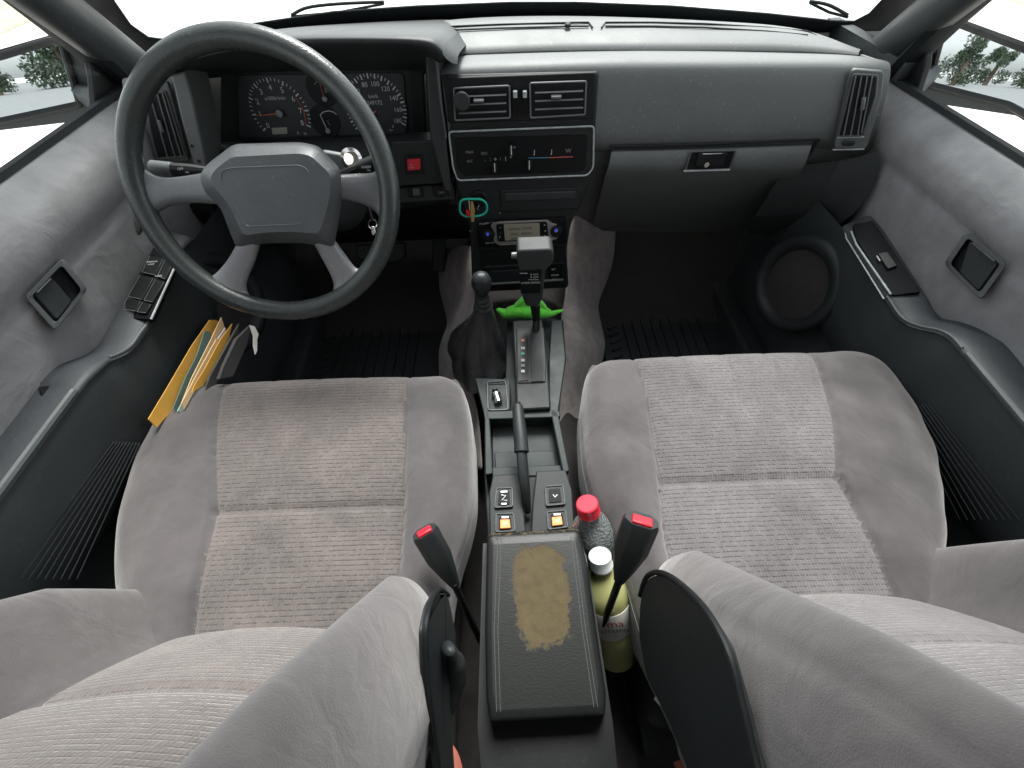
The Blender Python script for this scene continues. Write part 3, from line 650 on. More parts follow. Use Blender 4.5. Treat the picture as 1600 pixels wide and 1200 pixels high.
def dial(cx, cy, R, a0, a1, n, major, mb, lo=.86, mi=0):
    c = CL(cx, cy, .004); s_ = CL.scale(cx, cy); rr = R*s_
    for i in range(n+1):
        a = radians(a0+(a1-a0)*i/n); d = CL.u*cos(a)+CL.v*sin(a); w = CL.u*-sin(a)+CL.v*cos(a)
        mj = i % major == 0; l0 = rr*(lo if mj else .91); wd = rr*(.022 if mj else .012)
        mb.add([c+d*l0-w*wd, c+d*rr-w*wd, c+d*rr+w*wd, c+d*l0+w*wd], [(0, 1, 2, 3)], mi)
    return c, rr
tach = MB(); c, rr = dial(438, 176, 45, 212, -28, 32, 4, tach)
for i in range(9):
    a = radians(212-240*i/8); textmesh(tach, str(i), c+(CL.u*cos(a)+CL.v*sin(a))*rr*.72, CL.u, CL.v, rr*.17)
textmesh(tach, 'x1000r/min', c+CL.v*rr*.42, CL.u, CL.v, rr*.11)
tach.build('tachometer_scale', M['white'], clu)
arc = MB(); arc.tube([c+(CL.u*cos(radians(a))+CL.v*sin(radians(a)))*rr*.82 for a in range(32, -29, -6)], rr*.012, 4); arc.build('redline_arc', M['needle'], clu)
mb = MB(); nd = CL.u*cos(radians(183))+CL.v*sin(radians(183)); mb.tube([c+CL.n*.006, c+nd*rr*.8+CL.n*.006], [.0018, .0006], 6); mb.build('tachometer_needle', M['needle'], clu)
mb = MB(); mb.lathe([(.0065, 0), (.0065, .004), (.005, .005)], c+CL.n*.004, CL.n, 20); mb.build('needle_hub', M['dim'], clu)
spd = MB(); c2, r2_ = dial(588, 172, 47, 212, -28, 36, 2, spd)
for i, s in enumerate(('0', '20', '40', '60', '80', '100', '120', '140', '160', '180')):
    a = radians(212-240*i/9); textmesh(spd, s, c2+(CL.u*cos(a)+CL.v*sin(a))*r2_*.72, CL.u, CL.v, r2_*.14)
textmesh(spd, 'km/h', c2+CL.v*r2_*.38, CL.u, CL.v, r2_*.11); textmesh(spd, '249172', c2+CL.v*r2_*.2, CL.u, CL.v, r2_*.12)
spd.build('speedometer_scale', M['white'], clu)
mb = MB(); a = radians(212); mb.tube([c2+CL.n*.006, c2+(CL.u*cos(a)+CL.v*sin(a))*r2_*.8+CL.n*.006], [.0018, .0006], 6); mb.build('speedometer_needle', M['needle'], clu)
for (cx, cy, tx) in ((508, 154, 'F'), (513, 204, 'H')):
    sub = MB(); c3 = CL(cx, cy, .004); sub.lathe([(.030, -.001), (.030, .0)], CL(cx-5, cy-15, .0035), CL.n, 28); sub.build('small_gauge_face', M['black'], clu)
    mb = MB(); mb.tube([CL(cx+dx, cy+dy, .005) for dx, dy in (((-17, -22), (-12, -28), (-6, -30)) if tx == 'F' else ((-13, -24), (-8, -29), (0, -31), (8, -29), (13, -25)))], .0009, 4); mb.build('small_gauge_arc', M['dim'] if tx == 'F' else M['white'], clu)
    mb = MB(); mb.tube([c3+CL.n*.004, CL(cx-(9 if tx == 'F' else 13), cy-25, .008)], .0007, 4); mb.build('small_gauge_needle', M['redprint'] if tx == 'F' else M['white'], clu)
    mb = MB(); mb.lathe([(.005, 0), (.005, .004), (.004, .005)], c3, CL.n, 16); mb.build('needle_hub', M['dim'], clu)
    mk = MB(); ptext(mk, 'B' if tx == 'F' else 'L', CL, cx+1, cy-12, 6, h=.0045); mk.build('small_gauge_symbol', M['dim'], clu)
slab('trip_display', [(424, 200), (448, 199), (449, 209), (426, 210)], CL, .001, plain('trip_lcd', (.45, .44, .36), .4), clu, h=.004)
mk = MB(); ptext(mk, 'E', CL, 466, 208, 4, h=.0045); ptext(mk, 'H', CL, 477, 209, 4, h=.0045); ptext(mk, 'x', CL, 614, 197, 5, h=.0045); ptext(mk, 'km', CL, 611, 203, 3, h=.0045); mk.build('cluster_print', M['white'], clu)
# surround below and beside the gauges
SU = Plane((-.4, .88, .60), (0, -1, .10))
mb = MB(); mb.loft([crow([(325, 226), (500, 214), (668, 207)], .95), crow([(322, 232), (500, 218), (672, 212)], .90), crow([(322, 246), (500, 232), (690, 225)], .865), crow([(322, 275), (500, 285), (690, 262)], .86), crow([(300, 325), (500, 330), (705, 300)], .875), crow([(300, 350), (500, 350), (705, 320)], .92)])
mb.build('lower_fascia', M['trim'], dash, subsurf=1)
# left binnacle cheek with screws
LC = Plane(P(300, 170, Y=.82), (.15, -1, .1))
chk = slab('binnacle_cheek', [(267, 118), (288, 112), (300, 150), (324, 262), (305, 268), (284, 190)], LC, .10, M['dash'], dash, h=0, bevel=.003)
for x, y in ((300, 228), (311, 252)):
    mb = MB(); mb.lathe([(.0025, 0), (.0025, .001)], LC(x, y, .001), LC.n, 8); mb.build('screw', M['black'], chk)
slab('binnacle_right_cheek', [(664, 86), (684, 90), (690, 150), (705, 300), (694, 300), (672, 215)], Plane(P(680, 170, Y=.84), (0, -1, .1)), .10, M['trim'], dash, bevel=.004)
mb = MB(); mb.tube([P(682, 96, Y=.836), P(689, 160, Y=.832), P(697, 215, Y=.832)], .002, 6); mb.build('cheek_highlight', M['grey'], dash)  # grey line paints the lit edge between binnacle and stack
# left vent fascia
mb = MB()
rows = [crow([(192, 122), (230, 116), (285, 110)], .93), crow([(190, 126), (230, 120), (286, 114)], .86), crow([(194, 150), (240, 145), (292, 142)], .845), crow([(216, 230), (262, 228), (310, 226)], .845), crow([(235, 270), (270, 272), (325, 274)], .85), crow([(245, 330), (290, 332), (340, 332)], .87), crow([(250, 350), (290, 352), (340, 352)], .92)]
mb.loft([resamp(r, 12) for r in rows]); mb.build('driver_fascia', M['dash'], dash, subsurf=1)
v_, VL = sidevent([(220, 132), (262, 128), (296, 252), (244, 256), (232, 200)], [(228, 146), (258, 143), (290, 244), (246, 248), (234, 200)], [((235, 150), (262, 246)), ((246, 148), (274, 246)), ((254, 146), (283, 244))], 'l', Yp=.838, tilt=.15)
mb = MB(); mb.tube([VL(248, 188, .012), VL(254, 206, .012)], .003, 6); mb.build('vent_tab', M['vane'], v_, bevel=.001)
# hazard pod and switches
HZ = Plane(P(650, 260, Y=.842), (0, -1, .08))
pod = slab('switch_pod', [(612, 222), (690, 219), (693, 287), (615, 292)], HZ, .05, M['darkdash'], dash, bevel=.003, r=3)
slab('hazard_bezel', [(632, 244), (660, 242), (663, 272), (634, 274)], HZ, .003, M['black'], pod, h=.003, r=3)
hz = slab('hazard_switch', [(636, 250), (656, 249), (657, 265), (637, 267)], HZ, .006, M['red'], pod, h=.008, bevel=.001)
mk = MB(); ptext(mk, '\u25b3', HZ, 643, 260, 6, h=.0085); mk.tube([HZ(640, 262, .0086), HZ(643, 256, .0086), HZ(646, 262, .0086)], .0004, 4, closed=True); mk.build('hazard_symbol', plain('pink_print', (.7, .3, .3), .5), hz)
SP = Plane(P(660, 300, Y=.85), (0, -1, .15))
sp_ = slab('switch_strip', [(620, 293), (708, 287), (712, 312), (624, 318)], SP, .05, M['trim'], dash, bevel=.003)
for q, tx in (([(637, 292), (661, 290), (662, 308), (640, 310)], 'o'), ([(675, 290), (702, 288), (703, 306), (678, 309)], 'OFF')):
    sw = slab('rocker_switch', q, SP, .005, M['black'], sp_, h=.004, bevel=.001)
    mk = MB(); cx = sum(a for a, b_ in q)/4; cy = sum(b_ for a, b_ in q)/4; ptext(mk, tx, SP, cx, cy+3, 4, h=.0048); mk.build('switch_print', M['dim'], sw)
slab('switch_lens', [(644, 295), (655, 294), (656, 305), (646, 306)], SP, .003, M['grey'], sp_, h=.0065, bevel=.0005)
slab('bonnet_release_strip', [(262, 322), (330, 316), (333, 332), (270, 337)], Plane(P(300, 325, Y=.84), (0, -1, .2)), .03, M['black'], dash, bevel=.002)
# dark underside
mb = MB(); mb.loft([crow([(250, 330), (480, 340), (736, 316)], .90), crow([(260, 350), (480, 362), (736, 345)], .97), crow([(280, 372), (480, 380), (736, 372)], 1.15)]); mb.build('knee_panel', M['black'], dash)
mb = MB(); mb.loft([[P(r[0][0], r[0][1], Y=.87), P(r[1][0], r[1][1], Y=.85), P(r[2][0], r[2][1], X=.690)] for r in ([(1225, 256), (1320, 254), (1378, 232)], [(1210, 290), (1300, 285), (1378, 262)], [(1180, 340), (1280, 335), (1352, 312)])]+[[P(1150, 370, Y=.98), P(1250, 372, Y=.93), P(1322, 352, X=.665)]]); mb.build('side_panel', M['trim'], dash, subsurf=1)

# phone-holder disc on the vent
mb = MB(); mb.lathe([(.0135, 0), (.0145, .002), (.0145, .006), (.013, .0075)], ST(722, 157, .014), ST.n, 32); o = mb.build('magnet_disc', M['trim']); tag(o, 'round matte grey disc clipped over the left centre vent', 'phone holder')
# ring with keys hanging from the lighter socket
kr = thing('key_fob_loop', 'turquoise rubber loop with brass and red tags below the socket', 'key ring', ST(739, 338, .02))
mb = MB(); loop(mb, ST, [(719, 314), (726, 311), (752, 311), (761, 318), (761, 331), (752, 337), (726, 339), (718, 331)], .0022, h=.022, rc=6); mb.build('loop', M['teal'], kr)
mb = MB(); mb.prism([ST(x, y, .026) for x, y in ((736, 314), (739, 314), (742, 328), (741, 345), (737, 346), (735, 332))], ST.n*.003); mb.build('brass_tag', M['brass'], kr)
mb = MB(); mb.prism([ST(x, y, .026) for x, y in ((728, 328), (734, 328), (735, 336), (729, 337))], ST.n*.004); mb.build('red_tag', M['red'], kr)
mb = MB(); mb.tube([ST(733, 313, .024), ST(734, 330, .026)], .0008, 5); mb.tube([ST(749, 320, .024), ST(746, 326, .025), ST(750, 330, .024)], .0006, 5); mb.build('wire', M['chrome'], kr)

# ================================================================== STEERING
WC = Vector((-.389, .600, .671)); wt = .540; wy = .048
wn = Vector((sin(wy)*cos(wt), -cos(wt)*cos(wy), sin(wt))).normalized()
WPn = Plane(WC, wn)
scol = thing('steering_column', 'grey steering column shroud with two stalks behind the wheel', 'steering column', WC-wn*.25)
mb = MB(); mb.tube([WC-wn*.05, WC-wn*.10, WC-wn*.20, WC-wn*.30], [.052, .062, .068, .07], 20); mb.build('column_shroud', M['trim'], scol, sharp=60)
mb = MB(); slab('x', [(500, 232), (545, 240), (552, 265), (530, 300), (505, 300)], WPn, .06, None, mb=mb, h=-.07, r=8); mb.build('ignition_housing', M['grey'], scol, bevel=.006)
mb = MB(); ig = WPn(549, 250, -.06); mb.lathe([(.016, 0), (.016, .014), (.011, .016), (.010, .012), (.001, .012)], ig, wn+Vector((.3, 0, 0)), 20); mb.build('ignition_barrel', M['chrome'], scol)
mb = MB(); mb.lathe([(.006, 0), (.0075, .003), (.006, .006), (.002, .007)], ig+wn*.012, wn, 16); mb.build('ignition_light_ring', plain('lit_plastic', (.8, .78, .72), .4, emit=(.8, .75, .7), es=.5), scol)
for pts, end, nm in (([(330, 268), (300, 266), (272, 265)], [(272, 265), (238, 262)], 'OFF'), ([(530, 275), (560, 264), (585, 254)], [(560, 264), (590, 252)], 'WASH')):
    mb = MB(); mb.tube([WPn(x, y, -.045) for x, y in pts], [.006, .009, .010], 10); st_ = mb.build('stalk', M['black'], scol)
    mb = MB(); mb.tube([WPn(x, y, -.045) for x, y in end], [.0105, .011], 12); mb.build('stalk_knob', M['grey'] if nm == 'OFF' else M['black'], st_, bevel=.002)
    mk = MB(); e = end[0] if nm == 'OFF' else (572, 262)
    ptext(mk, nm, WPn, e[0]+(10 if nm == 'OFF' else 0), e[1]-1, 4, h=-.034); ptext(mk, '=o', WPn, e[0]+(20 if nm == 'OFF' else 4), e[1]+4, 3.5, h=-.034); mk.build('stalk_print', M['white'], st_)
# keys
ky = thing('ignition_key', 'small key ring hanging from the ignition beside the wheel rim', 'key', WPn(583, 360, -.05))
mb = MB(); mb.tube(cr([WPn(x, y, -.05) for x, y in ((574, 318), (578, 332), (582, 345))], 4), .0022, 6); mb.build('cord', M['black'], ky)
mb = MB(); q = WPn(582, 350, -.05); mb.tube([q+rgt*.007*cos(a*pi/6)+upv*.008*sin(a*pi/6) for a in range(12)], .0009, 6, closed=True); mb.build('split_ring', M['chrome'], ky)
mb = MB(); mb.prism([WPn(x, y, -.05) for x, y in ((581, 353), (586, 354), (588, 364), (584, 368), (581, 364))], wn*.004); mb.build('charm', M['chrome'], ky, bevel=.001)

sw_ = thing('steering_wheel', 'dark four spoke steering wheel with a grey padded hub', 'steering wheel', WC)
mb = MB(); mb.tube([WC+(WPn.u*cos(a)+WPn.v*sin(a))*.181 for a in [2*pi*k/96 for k in range(96)]], .0152, 18, closed=True, ref=wn, flat=.92); mb.build('rim', M['wheel'], sw_, sharp=180)
def spoke(px, mat='spoke'):
    mb = MB(); L = resamp([WPn(x, y, h) for x, y, h in px[0]], 10); R = resamp([WPn(x, y, h) for x, y, h in px[1]], 10)
    rows = []
    for a, b_ in zip(L, R):
        rows.append([a, a.lerp(b_, .12)+wn*.006, a.lerp(b_, .5)+wn*.008, a.lerp(b_, .88)+wn*.006, b_, b_-wn*.012, a-wn*.012])
    mb.loft(rows, closed=True); mb.build('spoke', M[mat], sw_, subsurf=1, sharp=70)
spoke(([(345, 262, .010), (300, 272, 0), (250, 277, -.004), (225, 265, -.004), (205, 240, -.004)], [(352, 322, .010), (310, 318, 0), (262, 322, -.004), (230, 345, -.004), (215, 370, -.004)]))
spoke(([(520, 272, .010), (560, 270, 0), (585, 268, -.004), (596, 255, -.004), (603, 235, -.004)], [(520, 310, .010), (560, 318, 0), (585, 330, -.004), (594, 345, -.004), (596, 370, -.004)]))
spoke(([(372, 375, .008), (355, 405, 0), (335, 428, -.004), (322, 434, -.004), (295, 428, -.004)], [(405, 380, .008), (396, 412, 0), (384, 440, -.004), (386, 462, -.004), (410, 478, -.004)]), 'spoke2')
spoke(([(490, 382, .008), (508, 415, 0), (520, 440, -.004), (518, 460, -.004), (495, 476, -.004)], [(522, 375, .008), (540, 400, 0), (556, 420, -.004), (568, 420, -.004), (590, 405, -.004)]), 'spoke2')
# hub pad: loft of shrinking outlines
HB = [(365, 225), (470, 222), (498, 228), (532, 264), (536, 300), (528, 350), (522, 388), (500, 384), (470, 380), (415, 380), (370, 389), (358, 360), (345, 325), (318, 300), (312, 272), (325, 255)]
HM = [(362, 233), (470, 228), (492, 233), (526, 268), (527, 300), (518, 348), (510, 376), (490, 372), (465, 368), (415, 368), (376, 376), (366, 352), (352, 322), (326, 292), (322, 274), (334, 258)]
HT = [(362, 260), (465, 254), (478, 256), (505, 278), (503, 305), (492, 335), (484, 352), (470, 354), (450, 355), (415, 357), (385, 359), (378, 345), (364, 315), (340, 288), (336, 279), (342, 270)]
HT = [(a*.45+c*.55, b*.45+d*.55) for (a, b), (c, d) in zip(HT, HM)]
def ring(px, h): return [WPn(x, y, h) for x, y in rnd(px, 9, 3)]
mb = MB(); rs = [ring(HB, -.012), ring(HB, .010), ring(HM, .026), ring(HT, .036)]
mb.loft(rs, closed=True); n_ = len(rs[0]); cT = sum(rs[-1], Vector())/n_; mb.add(rs[-1]+[cT+wn*.002], [(i, (i+1) % n_, n_) for i in range(n_)])
mb.add(rs[0], [tuple(range(n_))])
hub = mb.build('hub_pad', M['hub'], sw_, sharp=60)
mb = MB(); mb.tube([WPn(x, y, .0362) for x, y in rnd([(346, 266), (366, 262), (470, 258), (484, 268), (478, 330), (476, 350), (384, 354), (366, 318), (345, 286)], 8)], .0008, 5, closed=True); mb.build('hub_seam', M['hub'], hub)
mk = MB(); ptext(mk, 'N I S S A N', WPn, 421, 315, 7, h=.0375); mk.build('hub_emboss', plain('hub_emboss', (.060, .064, .068), .5), hub)

# ================================================================== DOORS
def door(sx, label):
    d = thing('car_door', label, 'car door', (sx*.72, .3, .05), 'front doors')
    # upper padded panel: heightfield over (y, z)
    L = sx < 0
    sill = (lambda y: .701) if L else (lambda y: .664)
    armz = (lambda y: .505) if L else (lambda y: .48)
    mb = MB(); rows = []
    ys = [-.45+i*(1.42/70) for i in range(71)]
    for y in ys:
        zs = sill(y); za = armz(y); row = []
        for k in range(25):
            f = k/24; z = za-.06+(zs-za+.06)*f
            x = .703+.004*sin(9*y)*f
            x -= .010*math.exp(-((f-.80)/.16)**2)                      # padded roll under the sill
            crease = za+.105 - .02*(y-.5)
            x += .008*math.exp(-((z-crease)/.008)**2)
            x += .012*math.exp(-((f-.0)/.2)**2)
            if f > .9: x += (f-.9)/.1*.022
            row.append(Vector((sx*x, y, z)))
        row += [Vector((sx*.735, y, zs+.004)), Vector((sx*.755, y, zs-.01)), Vector((sx*.76, y, zs-.06))]
        rows.append(row)
    mb.loft(rows); mb.build('upper_panel', M['door'], d, sharp=60)
    # window weather strip
    mb = MB(); mb.loft([[Vector((sx*.728, y, sill(y)+.004)), Vector((sx*.733, y, sill(y)+.010)), Vector((sx*.745, y, sill(y)+.010)), Vector((sx*.748, y, sill(y)-.01))] for y in (-.45, 0, .5, .8, .93)]); mb.build('window_seal', M['frit'], d)
    mb = MB(); mb.loft([[Vector((sx*.755, y, .62)), Vector((sx*.79, y, .68 if L else .645)), Vector((sx*.84, y, .55)), Vector((sx*.86, y, .3)), Vector((sx*.84, y, 0)), Vector((sx*.80, y, -.2))] for y in (-.34, 0, .5, 1.0, 1.12)]); mb.build('outer_skin', M['paint'], d, sharp=60)
    mb = MB(); mb.add([(sx*.752, -.36, sill(0)-.02), (sx*.752, .93, sill(0)-.02), (sx*.737, .86, .78), (sx*.68, .42, 1.22), (sx*.668, -.36, 1.30)], [(0, 1, 2, 3, 4)]); mb.build('window_glass', M['glass'], d)
    # window frame leading edge, mirror sail
    a0 = P(196, 150, X=-.742) if L else P(1392, 125, X=.742)
    mb = MB(); f0 = Vector((sx*.745, .955, .66)); f1 = Vector((sx*.745, .835, .86)); f2 = Vector((sx*.665, .36, 1.31)); f3 = Vector((sx*.665, -.36, 1.34))
    mb.tube(cr([f0, f1, f2, f3], 6), [.026]*18+[.026], 8, flat=.6, ref=(0, 1, 0)); mb.build('window_frame', M['frit'], d)
    sail = [(138, 78), (168, 62), (222, 106), (192, 172), (150, 178), (146, 120)] if L else [(1392, 85), (1440, 45), (1450, 60), (1446, 100), (1430, 150), (1420, 155), (1390, 140)]
    mb = MB(); mb.prism([P(x, y, X=sx*.748) for x, y in sail], (sx*.012, 0, 0)); mb.build('mirror_sail', M['black'], d, bevel=.002)
    # armrest: inner edge profile traced, outer edge to the panel
    if L:
        I = [(300, 372), (270, 405), (237, 496), (222, 520), (208, 540), (190, 552), (170, 560), (155, 573), (125, 600+4), (0, 772), (-150, 975)]
        O_ = [(262, 360), (237, 398), (180, 497), (168, 520), (150, 545), (120, 560), (90, 572), (62, 600), (56, 612), (-90, 800), (-260, 1010)]
    else:
        I = [(1318, 352), (1326, 372), (1386, 466), (1398, 485), (1412, 500), (1436, 510), (1466, 516), (1486, 527), (1502, 545), (1600, 662), (1760, 850)]
        O_ = [(1345, 345), (1366, 343), (1441, 456), (1452, 478), (1468, 496), (1500, 503), (1530, 514), (1560, 532), (1582, 552), (1690, 690), (1860, 880)]
    xi = [.657]*7+[.652, .648, .645, .645]; Ip = [P(x, y, X=sx*xi[i]) for i, (x, y) in enumerate(I)]; Op = [P(x, y, X=sx*.702) for x, y in O_]
    Ir = resamp(Ip, 60); Or = resamp(Op, 60)
    mb = MB()
    rows = [[q+Vector((sx*.03, 0, -.012)) for q in Or], Or, [i_.lerp(o_, .18)+Vector((0, 0, .001)) for i_, o_ in zip(Ir, Or)], [q+Vector((sx*.002, 0, -.001)) for q in Ir], [q+Vector((0, 0, -.006)) for q in Ir], [q+Vector((sx*.004, 0, -.010)) for q in Ir]]
    mb.loft(rows); ar = mb.build('armrest', M['arm'], d, sharp=70)
    mb = MB(); mb.tube([q+Vector((sx*.003, 0, .0)) for q in (Ir[16:28] if L else Ir[17:34])], .0022, 6); mb.tube([q+Vector((sx*.004, 0, .0)) for q in Ir[34:]], .0042, 6); mb.build('armrest_highlight', M['grey'], ar)  # lighter grey tubes paint the highlight along the inner edge
    # lower panel
    mb = MB(); rows = []
    for q in Ir:
        y = q.y; z0 = q.z-.010
        rows.append([Vector((q.x+sx*.003, y, z0+.003)), Vector((q.x+sx*.001, y, z0-.02)), Vector((sx*.662, y, z0-.10)), Vector((sx*.668, y, z0-.16)), Vector((sx*.690, y, z0-.17)), Vector((sx*.694, y, z0-.20)), Vector((sx*.672, y, z0-.26)), Vector((sx*.668, y, z0-.36)), Vector((sx*.70, y, .06))])
    q0 = rows[0]; rows = [[Vector((v.x, v.y+.28, v.z if v.z < .3 else v.z)) for v in q0], [Vector((v.x, v.y+.12, v.z)) for v in q0]]+rows
    mb.loft(rows); lo = mb.build('lower_panel', M['doorlow'], d, sharp=60)
    mb = MB(); mb.tube([P(x, y, X=sx*.659) for x, y in (([(180, 628), (100, 745), (0, 905)]) if L else ([(1455, 590), (1500, 650), (1600, 790)]))], .0015, 5); mb.build('panel_crease', M['grey'], lo)
    # ribbed pocket front
    mb = MB()
    A_, B_ = (((178, 690), (218, 692)), ((20, 905), (120, 905))) if L else (((1414, 642), (1450, 630)), ((1500, 812), (1592, 812)))
    for k in range(9):
        f = k/8; p0 = (A_[0][0]+(A_[1][0]-A_[0][0])*f, A_[0][1]+(A_[1][1]-A_[0][1])*f); p1 = (B_[0][0]+(B_[1][0]-B_[0][0])*f, B_[0][1]+(B_[1][1]-B_[0][1])*f)
        mb.tube([P(*p0, X=sx*.6575), P(*p1, X=sx*.6575)], .0009, 6)
    mb.build('pocket_ribs', M['darkdash'], lo)
    hq = [(62, 604), (84, 602), (70, 632)] if L else [(1545, 549), (1568, 547), (1562, 576)]
    slab('grab_dark_patch', hq, Plane(P(*hq[0], X=sx*.694), (-sx, 0, .3)), .004, M['black'], d, h=.004, r=3)  # black slab paints the dark inside of the grab hole
    # switch plate
    SW = Plane((Ip[1]+Ip[2]+Op[1]+Op[2])/4, ((Ip[2]-Ip[1]).cross(Op[1]-Ip[1]))*(1 if ((Ip[2]-Ip[1]).cross(Op[1]-Ip[1])).z > 0 else -1), up=(0, 1, 0))
    if L:
        sp2 = slab('switch_plate', [(240, 386), (278, 398), (236, 499), (180, 497)], SW, .010, M['plate'], ar, h=.005, bevel=.002, r=2)
        for q in ([(234, 400), (255, 404), (243, 430), (222, 425)], [(258, 405), (272, 408), (258, 436), (246, 431)], [(219, 430), (240, 434), (222, 468), (200, 463)], [(243, 436), (257, 440), (238, 472), (225, 469)], [(199, 466), (220, 470), (212, 486), (190, 483)], [(223, 472), (236, 475), (228, 489), (214, 487)]):
            b_ = slab('window_button', q, SW, .006, M['black'], sp2, h=.009, bevel=.001)
            mk = MB(); mk.tube([SW(*q[3], .0095), SW(*q[2], .0095)], .0005, 4); mk.tube([SW(*q[0], .0095), SW(*q[3], .0095)], .0006, 4); mk.build('button_edge', M['vane'], b_)
        mk = MB(); ptext(mk, 'WINDOW', SW, 237, 409, 2.6, h=.0098, rot=0); ptext(mk, 'LOCK', SW, 236, 413, 2.6, h=.0098); ptext(mk, 'LOCK', SW, 248, 431, 2.8, h=.0098); mk.build('switch_print', M['white'], sp2)
        mb = MB(); mb.tube([SW(272, 420, .004), SW(236, 499, .004)], .0018, 6); mb.build('plate_highlight', M['edge'], sp2)  # pale tube paints the highlight along the plate's inner edge
    else:
        sp2 = slab('switch_plate', [(1332, 350), (1364, 344), (1440, 456), (1394, 462), (1336, 372)], SW, .010, M['plate'], ar, h=.005, bevel=.002, r=5)
        slab('window_button', [(1371, 396), (1387, 393), (1402, 415), (1387, 420)], SW, .006, M['black'], sp2, h=.010, bevel=.001)
        mb = MB(); mb.tube([SW(1330, 362, .004), SW(1338, 382, .005), SW(1392, 460, .005)], .0018, 6); mb.tube([SW(1319, 354, -.002), SW(1322, 372, -.002), SW(1381, 467, -.002)], .0013, 6); mb.tube([SW(1370, 400, .009), SW(1375, 408, .009)], .0012, 5); mb.build('plate_highlight', M['edge'], sp2)  # pale tubes paint the highlights along plate and button
    # handle
    Hq = [(98, 402), (138, 452), (86, 518), (38, 464)] if L else [(1510, 360), (1574, 413), (1533, 470), (1474, 412)]
    HPl = Plane(P(*Hq[0], X=sx*.696), (-sx, 0, .05))
    cx = sum(a for a, b_ in Hq)/4; cy = sum(b_ for a, b_ in Hq)/4
    def shr(k): return [(cx+(a-cx)*k, cy+(b_-cy)*k) for a, b_ in Hq]
    mb = MB(); ro = [HPl(x, y, .002) for x, y in rnd(Hq, 9)]; r1 = [HPl(x, y, .009) for x, y in rnd(shr(.97), 9)]; r2q = [HPl(x, y, .009) for x, y in rnd(shr(.80), 7)]; r3 = [HPl(x, y, -.004) for x, y in rnd(shr(.76), 7)]
    mb.loft([ro, r1, r2q, r3], closed=True); hb = mb.build('handle_bezel', M['grey'], d, sharp=50, bevel=0)
    slab('handle_recess', shr(.78), HPl, .004, M['black'], hb, h=.001, r=6)
    q = shr(.74); q2 = [q[0], ((q[0][0]+q[1][0])/2, (q[0][1]+q[1][1])/2), ((q[2][0]+q[3][0])/2, (q[2][1]+q[3][1])/2), q[3]] if L else [((q[0][0]*.55+q[3][0]*.45), (q[0][1]*.55+q[3][1]*.45)), q[0], q[1], q[2]]
    q2 = [(a*.98+cx*.02, b_*.98+cy*.02) for a, b_ in (q if 1 else q2)]
    def mixp(a, b_, f): return (a[0]*(1-f)+b_[0]*f, a[1]*(1-f)+b_[1]*f)
    k_ = [mixp(q[0], q[3], .34), mixp(q[1], q[2], .34), mixp(q[1], q[2], .93), mixp(q[0], q[3], .93)] if L else [mixp(q[0], q[1], .05), mixp(q[0], q[1], .95), mixp(q[3], q[2], .95), mixp(q[3], q[2], .30)]
    slab('handle_lever', k_, HPl, .006, M['trim'], hb, h=.006, bevel=.002, r=4)
    mb = MB(); m0 = ((k_[0][0]+k_[3][0])/2, (k_[0][1]+k_[3][1])/2); i0, i1 = (3, 0) if L else (0, 1); mb.tube([HPl(*mixp(k_[i0], k_[i1], .1), .0075), HPl(*mixp(k_[i0], k_[i1], .9), .0075)], .0014, 5); mb.build('lever_highlight', M['vane'], hb)
    # speaker
    c = P(345, 478, X=-.664) if L else P(1250, 445, X=.664)
    if not L: c = P(1243, 445, X=.640)
    n = Vector((-sx, -.25, .18)).normalized()
    mb = MB(); mb.lathe([(.112, -.04), (.112, .006), (.104, .013), (.090, .013), (.082, .006), (.078, -.004)], c, n, 40); spk = mb.build('speaker_ring', M['darkdash'], d, sharp=60)
    mb = MB(); mb.lathe([(.080, -.006), (.080, -.002), (.06, .001), (.001, .003)], c, n, 32); mb.build('speaker_grille', M['floorcarpet'], spk)
    # mirror
    if L:
        G = [(-60, 102), (0, 88), (82, 63), (97, 70), (124, 160), (122, 164), (0, 190), (-60, 204)]; Yp = 1.03
        Hs = [(-70, 94), (0, 80), (84, 56), (125, 74), (150, 165), (150, 175), (128, 184), (0, 199), (-70, 214)]
        d0 = ray(40, 115); want = Vector((-.22, -1, .0))
    else:
        G = [(1477, 35), (1490, 33), (1600, 76), (1680, 108), (1660, 210), (1575, 164), (1456, 134), (1452, 128)]; Yp = 1.03
        Hs = [(1470, 27), (1485, 24), (1600, 66), (1700, 100), (1690, 225), (1660, 225), (1582, 173), (1440, 152), (1424, 146)]
        d0 = ray(1500, 108); want = Vector((.10, -1, 0))
    nm_ = (want.normalized()-d0.normalized()).normalized()
    c0 = P(*G[0], Y=Yp) if not L else P(60, 110, Y=Yp); MP = Plane(c0, nm_)
    hm = MB(); r0 = [MP(x, y, .004) for x, y in rnd(Hs, 5)]; r1 = [MP(x, y, -.004)+(MP(x, y)-c0)*.06 for x, y in rnd(Hs, 5)]; cc = sum(r0, Vector())/len(r0); r2_ = [q-nm_*.07+(cc-q)*.12 for q in r0]
    rin = [MP(x, y, .004) for x, y in rnd(G, 5)]
    hm.loft([r1, r2_], closed=True); hm.add(r2_, [tuple(range(len(r2_)))]); hm.add(r1, [tuple(range(len(r1)))]); mh = hm.build('side_mirror', M['trim'], d, sharp=40, bevel=.004)
    mb = MB(); loop(mb, MP, G, .0062, h=.002, rc=5); mb.build('mirror_rim', M['black'], mh)
    slab('mirror_glass', G, MP, .004, M['mirror'], mh, h=.001, r=5)
    mb = MB(); e = MP(140, 150, -.03) if L else MP(1440, 120, -.03); mb.tube([e, Vector((sx*.76, .92, e.z))], [.035, .03], 10, flat=.7); mb.build('mirror_arm', M['trim'], mh)
    return d
door(-1, 'driver side door with a row of window switches and grey fabric')
door(1, 'passenger side door with one window switch and grey fabric')

